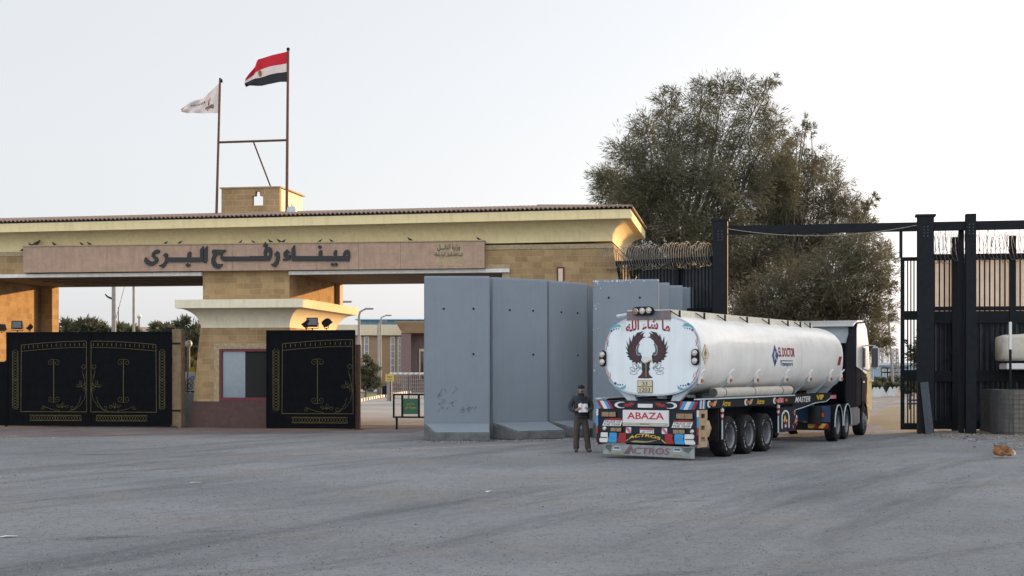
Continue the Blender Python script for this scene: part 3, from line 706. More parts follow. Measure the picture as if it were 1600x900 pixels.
# black low panel at the far end and floodlights
bpn = gthing('low_steel_fence', 'low plain black steel panel beside the shut gate, under the end pier', 'panel')
mb = MB(); mb.box(U(-60, -.4), ga-.03, -.42, -.36, .05, ZG(565, 5, -.4)); mb.build('sheet_panel', M['black_paint'], bpn)
mb = MB(); mb.box(ga-.12, ga-.03, -.44, -.34, 0, 2.5); mb.build('post', M['black_paint'], bpn)
def floodlight(label, loc, rz, tilt, sc=1.0, group='floodlights on the gates'):
    t = thing('floodlight', label, 'floodlight', loc, rz, group); t.scale = (sc*.72,)*3
    mb = MB(); mb.M = Matrix.Translation((0, 0, .28)) @ Matrix.Rotation(tilt, 4, 'X')
    mb.box(-.2, .2, -.06, .1, -.15, .15); mb.box(-.22, .22, -.09, -.06, -.17, .17)
    for k in range(5): mb.box(-.18+k*.085, -.165+k*.085, .1, .15, -.13, .13)
    h = mb.build('housing', M['iron'], t, bevel=.008)
    mb = MB(); mb.M = Matrix.Translation((0, 0, .28)) @ Matrix.Rotation(tilt, 4, 'X'); mb.box(-.18, .18, -.095, -.091, -.13, .13); mb.build('lens', M['glass'], h)
    mb = MB(); mb.tube([(-.23, .02, .28), (-.23, .02, .06), (.23, .02, .06), (.23, .02, .28)], .015, 6); mb.tube([(0, .02, 0), (0, .02, .06)], .025, 6); mb.build('bracket', M['iron'], t)
    return t
def onw(px, v, z): return W(U(px, v), v, z)
floodlight('black floodlight on the corner of the shut gate nearest the end pier', onw(27, gv, LH+.02), GROT+.3, -.2, 1.25)
floodlight('small tilted floodlight on the shut gate beside the boxier one', onw(46, gv, LH+.02), GROT-.9, -.7, .9)
floodlight('black floodlight on a bracket low on the end pier, cut by the picture edge', W(U(4, -.2), -.25, 3.55), GROT+1.2, -.4, 1.0)
floodlight('upright floodlight in the middle of the cluster on the opened gate leaf', onw(488, ov_+.03, LH+.02), GROT+.2, -.3, 1.3)
floodlight('floodlight facing upward at the window side of the cluster on the opened gate leaf', onw(478, ov_+.03, LH+.02), GROT-1.1, -.9, 1.15)
floodlight('slanted floodlight on the opened gate leaf nearest its free edge', onw(511, ov_+.03, LH+.02), GROT+2.2, .9, 1.2)

# low wall, white ornamental panel, lamp between post and pillar
lw = gthing('grey_wall', 'low grey rendered wall between the brown gate post and the window pillar', 'wall')
mb = MB(); mb.box(U(281, .8), U(305, .8), .8, 1.05, 0, ZG(613, 290, .8)); mb.build('wall_body', M['grey_wall'], lw, bevel=.02)
wp = gthing('white_scroll_panel', 'small white panel with black curled ironwork on top of the low grey wall', 'panel')
z0, z1 = ZG(612.5, 290, .8), ZG(581, 290, .8); a, b = U(281, .8), U(303, .8)
mb = MB(); mb.box(a, b, .92, .95, z0+.003, z1); mb.build('white_board', M['white'], wp)
mb = MB(); m_ = (a+b)/2
for s in (-1, 1):
    for k, zz in enumerate((.1, .3, .5)):
        mb.tube([(m_+s*.0, .89, z0+zz*.8)]+[(m_+s*(.12+.03*k)+s*(x-0), .89, z) for x, z in spiral(0, z0+zz*.9+.1, .1, 1.1, math.pi, s, 12)], .012, 5)
mb.tube([(m_, .89, z0), (m_, .89, z1)], .014, 5); mb.box(a, b, .87, .91, z0+.003, z0+.04); mb.box(a, a+.03, .87, .91, z0+.04, z1+.5); mb.build('ironwork', M['iron'], wp)
ysk = gthing('yellow_box', 'small yellow box just behind the white scroll panel', 'box')
mb = MB(); mb.box(U(296, 2), U(304, 2), 2, 2.2, ZG(586, 300, 2)-.0, ZG(574, 300, 2)); mb.build('box_body', M['yellow'], ysk, bevel=.01); mb = MB(); mb.box(U(298, 2), U(302, 2), 2.05, 2.12, 0, ZG(586, 300, 2)); mb.build('post', M['iron'], ysk)
def globe_lamp(label, px, base_Y, top_py):
    X, Y = gx(px, base_Y), base_Y; h = gz(top_py, Y)
    t = thing('garden_lamp', label, 'lamp', (X, Y, 0))
    mb = MB(); mb.tube([(0, 0, 0), (0, 0, h-.12)], [.09, .06], 8); mb.build('post', M['pole_grey'], t)
    mb = MB(); mb.ball((0, 0, h), .16); mb.build('globe', M['white'], t, smooth='all'); return t
globe_lamp('short globe lamp post seen between the brown gate post and the window pillar', 294.5, 58, 537)
globe_lamp('small globe lamp far behind the shut gates, above the pale parapet', 217.5, 92, 494)

# ------------------------------------------------------------------ concrete T-walls
def t_wall_parts(t, h=5.0, w=2.0, holes=((-.4, 4.0), (.5, 4.0), (.5, 2.62))):
    mb = MB()
    prof = [(.0, 0), (.0, .5), (.03, h-.04), (.06, h), (.20, h), (.23, h-.04), (.30, .5), (.30, 0)]
    mb.rings([[(x, y, z) for y, z in prof] for x in (-w/2, w/2)]); mb.build('slab', M['concrete'], t, bevel=.02)
    mb = MB()
    x0, x1 = -w/2, w/2
    b0 = [(x0, .0), (x0+.36, -.9), (x1, -.9), (x1, 0)]
    zt = [.52, .27, .27, .52]
    A_ = [mb.vt((x, y-.003, 0)) for x, y in b0]; B_ = [mb.vt((x, y-.003, z)) for (x, y), z in zip(b0, zt)]
    mb.face(A_); mb.m = 1; mb.face(B_); mb.m = 0  # top keeps the slab colour; sides get stains plus painted-in shade
    for k in range(4): mb.face((A_[k], A_[(k+1) % 4], B_[(k+1) % 4], B_[k]))
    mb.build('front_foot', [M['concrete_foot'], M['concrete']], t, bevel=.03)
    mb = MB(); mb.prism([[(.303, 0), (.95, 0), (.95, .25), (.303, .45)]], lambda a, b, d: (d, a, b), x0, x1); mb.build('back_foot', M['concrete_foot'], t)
    for hx, hz in holes:
        mb = MB(); mb.cyl((hx, .0, hz), (hx, .035-.005*1, hz), .035, n=10); 
        for k in range(len(mb.v)): mb.v[k] = mb.v[k]+Vector((0, -.012+.03*(hz/h)*.9, 0))
        mb.build('lifting_hole', M['hole'], t)
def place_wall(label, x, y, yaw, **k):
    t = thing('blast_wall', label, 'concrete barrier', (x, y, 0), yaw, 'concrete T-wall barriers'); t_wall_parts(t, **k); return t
Y1 = 43.25
w1 = place_wall('grey concrete blast wall with blue scribbles near its foot, beside the green gate sign', gx(714, Y1), Y1, R(1.5))
mb = MB(); rr = random.Random(5)
for cx, cz, n, s in ((-.55, 1.35, 9, .11), (-.5, 1.05, 8, .09), (-.12, 1.05, 6, .07), (.18, .95, 11, .08), (-.1, 1.5, 4, .05), (.35, .9, 7, .07)):
    q = Vector((cx, 0, cz))
    for k in range(n):
        d = Vector((rr.uniform(-s, s), 0, rr.uniform(-s, s)*1.3)); p2 = q+d
        yy = lambda z: .03*z/5-.008
        mb.tube([(q.x, yy(q.z), q.z), (p2.x, yy(p2.z), p2.z)], .007, 4); q = Vector((cx+rr.uniform(-.09, .09)+k*.02, 0, cz+rr.uniform(-.12, .12)))
mb.build('scribble', mat('ballpoint blue scribble', (.115, .14, .19), .9), w1)
def two_point(px0, Y0, px1, Y1):
    a = Vector((gx(px0, Y0), Y0)); b = Vector((gx(px1, Y1), Y1)); c = (a+b)/2; d = b-a
    return c.x, c.y, math.atan2(d.y, d.x), d.length
x, y, yaw, w_ = two_point(769, 43.75, 856.5, 45.0); place_wall('clean grey concrete blast wall angled between the scribbled one and the man', x, y, yaw, w=w_-.02)
x, y, yaw, w_ = two_point(858, 45.2, 919.5, 46.9); place_wall('sharply angled concrete blast wall directly behind the standing man', x, y, yaw, w=w_-.02)
x, y, yaw, w_ = two_point(919.8, 47.2, 929, 49.0); place_wall('concrete blast wall seen almost edge-on behind the standing man', x, y, yaw, w=w_, holes=())
x, y, yaw, w_ = two_point(926, 45.0, 1029, 44.7); place_wall('chipped blue grey blast wall directly behind the painted rear of the tanker', x, y, yaw, w=w_, holes=((-.53, 4.42), (.45, 4.42)))
chip = MB(); rr = random.Random(9)
for _ in range(46):
    cx = -w_/2+abs(rr.gauss(0, .12)); cz = rr.uniform(2.0, 4.97) if rr.random() < .55 else 4.97-abs(rr.gauss(0, .08))
    if rr.random() < .4: cx = rr.uniform(-w_/2, w_/2); cz = 4.97-abs(rr.gauss(0, .03))
    cx = max(cx, -w_/2+.02)
    s = rr.uniform(.008, .025); yy = .03*cz/5-.006
    chip.poly([(cx+s*rr.uniform(.6, 1.4)*math.cos(q), yy, cz+s*rr.uniform(.6, 1.6)*math.sin(q)) for q in (0, 1.2, 2.5, 3.7, 5)])
chip.build('paint_chip', M['white'], [o for o in COL.objects if o.name.startswith('blast_wall')][-1], recalc=False)
for px1, Yw, lab in ((1046.5, 46.5, 'first blast wall peeping out behind the chipped one, above the tanker'), (1067, 48.0, 'middle one of the three blast walls peeping out behind the chipped one'), (1083.5, 48.9, 'last blast wall of the row, next to the black barred fence')):
    xx = gx(px1, Yw); place_wall(lab, xx-1.0, Yw, R(-1), holes=())

# ------------------------------------------------------------------ tanker truck
TY = R(30)
RX, RY = 3.20, 33.81
fw = Vector((math.sin(TY), math.cos(TY))); rt = Vector((math.cos(TY), -math.sin(TY)))
def Sp(px, w):
    r = (px-800)/F; bx = RX+rt.x*w; by = RY+rt.y*w; return (r*by-bx)/(fw.x-r*fw.y)
truck = thing('tanker_truck', 'white fuel tanker truck with an eagle painted on its rear and decorated tail panels', 'tanker truck', (RX, RY, 0), -TY)
TA, TB, TZ, TE = 1.26, .965, 2.475, 2.7
S0, S1 = .30, 11.68
def tank_ring(s, k=1.0, n=56):
    out = []
    for j in range(n):
        t = 2*math.pi*j/n; c, d = math.cos(t), math.sin(t)
        out.append((TA*k*math.copysign(abs(c)**(2/TE), c), s, TZ+TB*k*math.copysign(abs(d)**(2/TE), d)))
    return out
def tank_w(z):
    q = min(.999, abs(z-TZ)/TB); return TA*(1-q**TE)**(1/TE)
mb = MB(); mb.rings([tank_ring(s, k) for s, k in ((S0+.03, .992), (S0+.06, 1.0), (2, 1), (4, 1), (6, 1), (8, 1), (10, 1), (S1-.25, 1), (S1-.12, .985), (S1-.04, .95), (S1, .86), (S1+.06, .5), (S1+.08, .1))])
tank = mb.build('tank', M['white_paint'], truck, smooth=True)
mb = MB(); mb.rings([tank_ring(s, k) for s, k in ((S0, .955), (S0, .998), (S0+.028, 1.003), (S0+.028, .95))], caps=False); mb.build('rear_flange', M['saddle'], tank, smooth=True)
mb = MB(); mb.rings([tank_ring(s, k) for s, k in ((S0+.004, .0001), (S0+.002, .5), (S0+.003, .957))], caps=False); mb.build('rear_disc', M['disc'], tank, smooth='all')
for sx in (3.9, 7.6):
    mb = MB(); mb.rings([tank_ring(s, 1.002) for s in (sx, sx+.03)], caps=False); mb.build('weld_seam', mat('weld seam', (.60, .58, .54), .5, var=.1), tank, smooth='all')
# painted art on the rear disc, traced in picture space of the disc then mapped to metres
def DW(X, Y, d=0.0): return ((X-591)/358, S0-.004-d, 3.787-Y/391)
def art(polys, m, name, d, flip=False):
    mb = MB()
    for pl_ in polys:
        for s in ((1, -1) if flip else (1,)):
            pts = pl_ if s == 1 else [(2*543.5-x, y) for x, y in pl_]
            tri = geometry.tessellate_polygon([[Vector((x, y, 0)) for x, y in pts]])
            i = [mb.vt(DW(x, y, d)) for x, y in pts]
            for t in tri: mb.face([i[k] for k in t])
    return mb.build(name, m, tank)
wing = [(540,340),(508,347),(482,372),(466,402),(447,425),(441,462),(446,500),(466,514),(490,504),(497,520),(490,560),(482,592),(466,574),(440,592),(432,571),(405,580),(408,556),(378,552),(384,536),(356,520),(374,510),(342,478),(367,484),(340,420),(366,450),(351,372),(377,420),(380,332),(398,385),(420,312),(428,335),(452,298),(510,283),(478,318),(525,292),(488,345),(515,335)]
art([wing], M['feather_black'], 'eagle_wing', .001, True)
fe = []
for k in range(11):      # maroon barbs inside each wing
    t = k/10; a0 = R(75+t*165); cx, cy = 498-60*math.sin(t*2.2)*.7, 400+t*130
    tx, ty = [(505,300),(470,308),(436,322),(402,350),(384,378),(372,412),(360,448),(362,480),(376,512),(398,540),(430,562)][k]
    bx, by = [(500,345),(480,365),(466,385),(454,405),(446,425),(438,445),(434,465),(436,490),(445,512),(458,530),(470,545)][k]
    dx, dy = tx-bx, ty-by; L = math.hypot(dx, dy); nx_, ny_ = -dy/L*7.5, dx/L*7.5
    fe.append([(bx+nx_, by+ny_), (bx+dx*.55+nx_*1.15, by+dy*.55+ny_*1.15), (tx, ty), (bx+dx*.55-nx_*1.15, by+dy*.55-ny_*1.15), (bx-nx_, by-ny_)])
art(fe, M['maroon'], 'eagle_feather', .003, True)
art([[(470,400),(452,430),(446,465),(452,498),(470,508),(490,500),(484,485),(466,482),(462,455),(468,425),(480,408)]], mat('slate wing edge', (.05,.09,.12), .5), 'eagle_wing_edge', .0035, True)
art([[(488,560),(500,545),(570,545),(582,560),(572,590),(568,620),(574,640),(560,665),(572,695),(598,718),(585,727),(570,722),(555,729),(540,724),(525,729),(510,722),(495,728),(480,722),(468,728),(458,716),(490,690),(503,660),(494,640),(498,610)]], M['feather_black'], 'eagle_body', .0012)
art([[(500,660),(530,668),(528,718),(475,716),(496,690)], [(542,668),(562,668),(572,698),(588,714),(545,718)]], M['maroon'], 'eagle_tail', .003)
art([[(533,585),(541,585),(541,715),(533,715)]], M['olive'], 'eagle_stripe', .0045)
art([[(492,548),(505,528),(528,517),(556,520),(580,538),(590,556),(575,560),(565,572),(556,566),(548,580),(538,574),(530,590),(521,576),(510,582),(504,566),(494,566)]], M['white'], 'eagle_head', .0052)
art([[(560,556),(588,552),(600,566),(592,574),(582,566),(562,568)]], M['yellow'], 'eagle_beak', .0062)
def ringp(cx, cy, rx, ry, a, th=2.2, n=20):
    o = []
    for k in range(n):
        q, q2 = 2*math.pi*k/n, 2*math.pi*(k+1)/n
        def P(q, e): x, y = (rx+e)*math.cos(q), (ry+e)*math.sin(q); return (cx+x*math.cos(a)-y*math.sin(a), cy+x*math.sin(a)+y*math.cos(a))
        o.append([P(q, 0), P(q, th), P(q2, th), P(q2, 0)])
    return o
rg = []
for cx, cy, rx, ry, a in ((420,676,34,11,.05),(408,640,24,11,.5),(430,612,26,12,1.0),(462,640,22,9,-.5),(455,604,16,7,1.3),(474,622,16,6,.9)): rg += ringp(cx, cy, rx, ry, a, 3.2)
art(rg, M['feather_black'], 'eagle_ribbon', .002, True)
# corner ornaments
for fx in (1, -1):
    def mx(pl_, c=591): return pl_ if fx == 1 else [(2*c-8-x, y+4) for x, y in pl_]
    art([mx([(185,262),(212,232),(250,212),(285,214),(300,242),(268,240),(236,243),(205,262)]), mx([(212,775),(240,800),(285,818),(330,800),(348,786),(340,820),(310,832),(270,828),(230,802)])], M['teal'], 'corner_flourish', .001)
    dots = []
    for x, y, r in ((208,276,10),(232,264,7),(255,258,6),(277,256,5),(245,775,12),(270,786,7),(292,789,7),(315,788,6)): dots.append(mx([(x+r*math.cos(q), y+r*1.1*math.sin(q)) for q in np.linspace(0, 5.7, 10)]))
    art(dots, M['dk_blue'], 'corner_dot', .002)
    sq = []
    for base in ([(190,290),(172,318),(160,350),(178,372),(170,405),(155,440),(150,460)], [(160,350),(165,400),(180,420)], [(152,632),(168,660),(192,676),(200,702),(188,722),(205,752),(235,785)], [(172,668),(176,710),(200,740)]):
        for k in range(len(base)-1):
            (x0, y0), (x1, y1) = base[k], base[k+1]; sq.append(mx([(x0-3, y0), (x0+3, y0), (x1+3, y1), (x1-3, y1)]))
    art(sq, M['pinkline'], 'corner_scroll_print', .0015)
mb = MB(); put_text(mb, arabic('ما شاء الله'), lambda a, b: DW(345+415*a, 292-112*b, .002), .028, 0, lambda a: .32*math.sin(math.pi*a)*1.0-.12)
mb.build('blessing_lettering', M['red'], tank, recalc=False)
mb = MB(); mb.box(*sorted((DW(458, 0)[0], DW(600, 0)[0])), S0-.014, S0-.006, DW(0, 863)[2], DW(0, 745)[2]); mb.build('number_plate', M['feather_black'], tank)
mb = MB()
for a, b in ((749, 801), (807, 859)): mb.box(DW(462, 0)[0], DW(596, 0)[0], S0-.018, S0-.0145, DW(0, b)[2], DW(0, a)[2])
mb.build('plate_face', M['plate'], tank)
mb = MB(); put_text(mb, '33', lambda a, b: (DW(504+48*a, 0)[0], S0-.0195, DW(0, 794-36*b)[2]), .01); put_text(mb, '1203', lambda a, b: (DW(480+98*a, 0)[0], S0-.0195, DW(0, 853-39*b)[2]), .01); mb.build('plate_lettering', M['feather_black'], tank, recalc=False)
mb = MB(); rr = random.Random(4)
for X_, n_ in ((305, 120), (322, 90), (338, 60)): mb.poly([DW(X_, 190, .0005), DW(X_+6, 185, .0005), DW(X_+4, 190+n_, .0005), DW(X_+2, 190+n_, .0005)])
mb.build('rust_run', mat('rust run', (.52, .52, .42), .6), tank, recalc=False)

def lamp_round(mb, c, r, d=.03):
    mb.lathe([(r*1.12, 0), (r*1.12, -d), (r, -d-.006), (r*.9, -d*.7)], lambda a, b, q: (c[0]+a, c[1]+q, c[2]+b), 16)
def lens_round(mb, c, r, d=.03):
    mb.lathe([(r*.88, -d*.7), (r*.8, -d*.95), (r*.5, -d*1.4), (r*.1, -d*1.6)], lambda a, b, q: (c[0]+a, c[1]+q, c[2]+b), 16)
def pill(mb, x0, x1, z0, z1, y0, y1, n=8):
    r = min(x1-x0, z1-z0)/2; pts = []
    if x1-x0 > z1-z0: cs = ((x1-r, (z0+z1)/2, -90), (x0+r, (z0+z1)/2, 90))
    else: cs = (((x0+x1)/2, z1-r, 0), ((x0+x1)/2, z0+r, 180))
    for cx, cz, a0 in cs:
        for k in range(n+1): q = R(a0+180*k/n); pts.append((cx+r*math.cos(q), cz+r*math.sin(q)))
    mb.prism([pts], lambda a, b, d: (a, d, b), y0, y1)
def cluster(spots, box, yb):
    mb = MB(); pill(mb, *box, yb-.06, yb-.001); b_ = mb.build('lamp_cluster', M['chassis'], truck, bevel=.01)
    for x, z, mm in spots:
        mb = MB(); lamp_round(mb, (x, yb-.06, z), .068); mb.build('lamp_ring', M['chrome'], b_, smooth=True)
        mb = MB(); lens_round(mb, (x, yb-.062, z), .068); mb.build('lens', mm, b_, smooth=True)
w_of = lambda X: (X-591)/358
zt_ = 3.787-97/391
cluster([(w_of(453), zt_-.004, M['brown_lens']), (w_of(515), zt_+.004, M['ivory']), (w_of(577), zt_+.012, M['ivory'])], (w_of(418), w_of(620), zt_-.10, zt_+.11), S0-.02)
cluster([(w_of(128), 3.787-502/391, M['ivory']), (w_of(128), 3.787-573/391, M['ivory'])], (w_of(100), w_of(160), 3.787-616/391, 3.787-462/391), S0-.01)
cluster([(w_of(996), 3.787-492/391, M['ivory']), (w_of(996), 3.787-566/391, M['ivory'])], (w_of(962), w_of(1032), 3.787-606/391, 3.787-453/391), S0-.01)
# walkway on top
mb = MB(); mb.prism([[(S0+.0, 3.28), (9.3, 3.28), (10.9, 3.28), (10.9, 3.5), (9.3, 3.57), (S0, 3.57)]], lambda a, b, d: (d, a, b), -.66, .50); ww = mb.build('walkway', M['walkway'], truck, bevel=.01)
mb = MB(); mb.box(-.66, .50, S0-.012, S0-.003, 3.33, 3.55); mb.build('painted_end', mat('faded airbrush end', (.06, .10, .11), .6, col2=(.25, .14, .16), scale=3), ww)
mb = MB(); mb.tube([(-.66, S0+.1, 3.47), (-.95, S0+.05, 3.43)], .045, 8); mb.build('valve_arm', M['saddle'], ww)
for s_ in (.75, 2.3, 3.7, 5.3, 7.0, 8.6, 9.7, 10.6):
    mb = MB(); mb.box(.503, .53, s_, s_+.06, 3.30, 3.56); mb.tube([(.53, s_-.55, 3.53), (.60, s_+.03, 3.36)], .014, 5); mb.box(.53, .62, s_, s_+.05, 3.33, 3.38); mb.build('walkway_bracket', M['chassis'], ww)
# saddles
for px in (1097, 1142, 1184, 1230, 1267, 1299, 1316):
    s_ = Sp(px, 1.25)+.05
    mb = MB(); pts = []
    for z in (1.93, 1.85, 1.75, 1.66, 1.58, 1.54): pts.append((tank_w(z)*.985, z))
    outer = [(pts[0][0]+.03, 1.95)]+[(a+.06, z-.03) for a, z in pts[:4]]+[(.62, 1.32), (.42, 1.32)]
    inner = list(reversed(pts))
    mb.prism([outer+[(.5, 1.50)]+inner], lambda a, b, d: (a, d, b), s_-.06, s_+.06); sad = mb.build('saddle', M['saddle'], truck, bevel=.01)
    mb = MB(); mb.prism([[(-a, b) for a, b in outer+[(.5, 1.50)]+inner]], lambda a, b, d: (a, d, b), s_-.06, s_+.06); mb.build('saddle', M['saddle'], truck)
    zt2 = 1.93; wt = tank_w(zt2)
    mb = MB(); mb.box(wt+.0, wt+.07, s_-.09, s_+.09, 1.80, 2.02); mb.build('lamp_plate', M['white'], sad, bevel=.01)
    mb = MB(); mb.box(wt+.03, wt+.10, s_-.05, s_+.05, 1.82, 1.92); mb.box(wt+.071, wt+.10, s_-.07, s_+.07, 1.85, 1.90); mb.build('side_marker', M['amber'], sad, bevel=.015)
    mb = MB(); mb.tube([(tank_w(2.02)+.004, s_-.02, 2.02), (tank_w(2.10)+.006, s_+.05, 2.10), (tank_w(2.16)+.004, s_+.16, 2.14)], .022, 5); mb.build('gusset_tip', M['white'], sad)
# tank side lettering
mb = MB()
def side(s0, s1, z0, z1, d=.006): return lambda a, b: (tank_w(z0+(z1-z0)*b)+d, s0+(s1-s0)*a, z0+(z1-z0)*b)
def Zs(py, s, w): return gz(py, RY+fw.y*s+rt.y*w)
s_a, s_b = Sp(1216.5, 1.26), Sp(1241.5, 1.26)
put_text(mb, 'EL DOCTOR', side(s_a, s_b, Zs(557.7, 6.2, 1.26), Zs(543, 6.2, 1.26)), .03); mb.build('owner_lettering', M['red'], tank, recalc=False)
mb = MB(); sa, sb = Sp(1219, 1.26), Sp(1239, 1.26)
put_text(mb, 'Transport', side(sa, sb, Zs(573.5, 6.2, 1.26), Zs(565, 6.2, 1.26)), .025)
f_ = side(sa, sb, Zs(564.3, 6.2, 1.26), Zs(563, 6.2, 1.26)); mb.poly([f_(0, 0), f_(1, 0), f_(1, 1), f_(0, 1)]); mb.build('owner_subtitle', M['dk_blue'], tank, recalc=False)
s_c = Sp(1211, 1.26); sh = (Sp(1216, 1.26)-Sp(1206, 1.26))/2; zc = Zs(556, 5.9, 1.26); zh = .30
f_ = lambda a, b, d=.006: (tank_w(zc+b*zh)+d, s_c+a*sh, zc+b*zh)
mb = MB(); mb.poly([f_(0, -1), f_(.5, -.5), f_(1, 0), f_(.5, .5), f_(0, 1), f_(-.5, .5), f_(-1, 0), f_(-.5, -.5)]); dm = mb.build('diamond_logo', M['dk_blue'], tank, recalc=False)
mb = MB(); put_text(mb, 'K', lambda a, b: f_(-.4+.9*a, -.42+.84*b, .009), .0); mb.build('logo_letter', M['white'], tank, recalc=False)
s_c2 = Sp(1102, 1.26); zc2 = gz(553.5, RY+fw.y*s_c2+rt.y*1.26); sh2 = (Sp(1108.5, 1.26)-Sp(1096, 1.26))/2
g_ = lambda a, b, d: (tank_w(zc2+b*.25)+d, s_c2+a*sh2, zc2+b*.25)
mb = MB(); mb.poly([g_(0, -1, .006), g_(1, 0, .006), g_(0, 1, .006), g_(-1, 0, .006)]); hz_ = mb.build('hazard_diamond', M['tan'], tank, recalc=False)
mb = MB(); mb.poly([g_(0, -.88, .008), g_(.88, 0, .008), g_(0, .88, .008), g_(-.88, 0, .008)]); mb.build('hazard_face', mat('hazard cream', (.62, .52, .36), .5), tank, recalc=False)
mb = MB(); mb.poly([g_(-.22, -.1, .010), g_(.22, -.1, .010), g_(.3, .15, .010), g_(.12, .3, .010), g_(.05, .55, .010), g_(-.12, .3, .010), g_(-.3, .18, .010)]); mb.poly([g_(-.3, -.2, .010), g_(-.3, -.16, .010), g_(.3, -.16, .010), g_(.3, -.2, .010)]); mb.poly([g_(-.25, -.42, .010), g_(-.25, -.34, .010), g_(.25, -.34, .010), g_(.25, -.42, .010)]); mb.build('flame_mark', M['tan'] if False else M['brown_lens'], tank, recalc=False)
s_r = Sp(1310, 1.25); mb = MB(); zr = 2.42; mb.poly([(tank_w(zr-.1)+.006, s_r-.15, zr-.14), (tank_w(zr-.1)+.006, s_r+.12, zr-.14), (tank_w(zr+.1)+.006, s_r+.3, zr+.12), (tank_w(zr+.1)+.006, s_r+.03, zr+.12)]); mb.build('red_reflector', M['red'], tank, recalc=False)

# rear frame and panels; zoom-3 picture space of the tail -> metres
def PW(x): return (x-587)/432.6
def PZ(y): return 1.795-y/471.6
def rect(mb, x0, x1, y0, y1, d0, d1): mb.box(PW(x0), PW(x1), d0, d1, PZ(y1), PZ(y0))
def flat(mb, pts, d): mb.poly([(PW(x), d, PZ(y)) for x, y in pts])
WH = 1.33
mb = MB(); mb.box(-WH, WH, 0, .55, PZ(285), PZ(190)); tb = mb.build('tail_beam', M['navy'], truck, bevel=.012)
def stripes(lst, parent, d=-.004):
    bym = {}
    for pts, m_ in lst: bym.setdefault(m_, []).append(pts)
    for m_, pl_ in bym.items():
        for pts in pl_:
            mb = MB(); flat(mb, pts, d); mb.build('painted_stripe', M[m_], parent, recalc=False)
L_ = []
for x0, x1, m_ in ((12, 50, 'red'), (50, 92, 'white'), (92, 128, 'blue'), (128, 160, 'red')):
    L_.append(([(x0, 192), (x1, 192), (x1+50, 282), (x0+50, 282)], m_))
L_.append(([(12, 192), (12, 282), (60, 282)], 'blue'))
for x0, x1, m_ in ((965, 1000, 'red'), (1000, 1040, 'blue'), (1040, 1085, 'white'), (1085, 1120, 'blue'), (1120, 1160, 'red')):
    L_.append(([(x0+0, 192), (x1, 192), (x1-45, 282), (x0-45, 282)] if x0 > 990 else [(965, 192), (1000, 192), (955, 282), (955, 240)], m_))
L_ = [([(min(x, 1160), y) for x, y in p_], m_) for p_, m_ in L_]
stripes(L_, tb)
mb = MB()
for cx, s in ((285, 1), (865, -1)):
    for k in range(14):
        q0, q1 = R(50+260*k/14), R(50+260*(k+1)/14); wd = lambda k: 5+22*math.sin(math.pi*k/14)
        P = lambda q, r: (cx+s*(10+r*1.25*math.cos(q)), 238-r*.62*math.sin(q)*1.0)
        flat(mb, [P(q0, 58), P(q1, 58), P(q1, 58-wd(k+1)), P(q0, 58-wd(k))], -.005)
mb.build('crescent', M['white'], tb, recalc=False)
for cx, s in ((385, 1), (745, -1)):
    mb = MB(); flat(mb, [(cx-s*70, 255), (cx-s*40, 235), (cx-s*55, 222), (cx-s*10, 225), (cx+s*5, 208), (cx+s*78, 212), (cx+s*50, 225), (cx+s*60, 238), (cx+s*25, 240), (cx+s*35, 255), (cx-s*5, 250), (cx-s*15, 263), (cx-s*30, 250)], -.005); mb.build('red_mare', M['red'], tb, recalc=False)
mb = MB(); rect(mb, 490, 655, 222, 265, -.012, -.002); mb.build('blank_plate', M['white'], tb)
mb = MB(); mb.box(-WH+.02, WH-.02, .02, .2, PZ(665), PZ(286)); tp = mb.build('tail_panel', M['navy'], truck, bevel=.012)
mb = MB(); rect(mb, 320, 838, 293, 473, -.03, .018); ab = mb.build('name_board', M['white'], truck, bevel=.008)
mb = MB(); put_text(mb, 'ABAZA', lambda a, b: (PW(372+415*a), -.032, PZ(395-77*b)), .02); mb.build('board_lettering', M['deep_red'], ab, recalc=False)
mb = MB(); rect(mb, 330, 828, 437, 462, -.033, -.031); mb.build('board_strip', M['olive'], ab)
mb = MB()
for x in list(range(340, 510, 14))+list(range(625, 820, 13)): flat(mb, [(x, 444), (x+9, 444), (x+9, 454), (x, 454)], -.0345)
flat(mb, [(555, 404), (595, 404), (595, 409), (555, 409)], -.032); mb.build('small_print', M['white'], ab, recalc=False)
for i_, (x0, x1, y0, y1) in enumerate(((72, 245, 313, 378), (915, 1105, 318, 388), (175, 310, 492, 545), (880, 1020, 498, 555))):
    mb = MB(); rect(mb, x0, x1, y0, y1, -.02, .018); lp = mb.build('tail_lamp', M['chassis'], truck, bevel=.006)
    mb = MB(); mid = x0+(x1-x0)*.5; rect(mb, x0+6, mid-2, y0+6, y1-6, -.03, -.021); rect(mb, mid+2, x1-6, y0+6, y1-6, -.03, -.021); mb.build('lens', M['brown_lens'], lp, bevel=.004)
for x0, y0 in ((76, 400), (862, 406)):
    mb = MB(); flat(mb, [(x0+30, y0), (x0+242, y0), (x0+212, y0+78), (x0, y0+78)], .012); sgn_ = mb.build('award_plate', M['white'], truck, recalc=False)
    mb = MB(); flat(mb, [(x0+30, y0-2), (x0+242, y0-2), (x0+238, y0+14), (x0+24, y0+14)], .009); flat(mb, [(x0+70, y0-2), (x0+90, y0-12), (x0+200, y0-10), (x0+220, y0-2)], .009); mb.build('red_band', M['red'], sgn_, recalc=False)
    mb = MB(); put_text(mb, 'TRUCK OF', lambda a, b: (PW(x0+30+190*a), .009, PZ(y0+42-24*b)), .01, .25); put_text(mb, 'THE YEAR', lambda a, b: (PW(x0+16+190*a), .009, PZ(y0+72-24*b)), .01, .25); mb.build('award_lettering', M['feather_black'], sgn_, recalc=False)
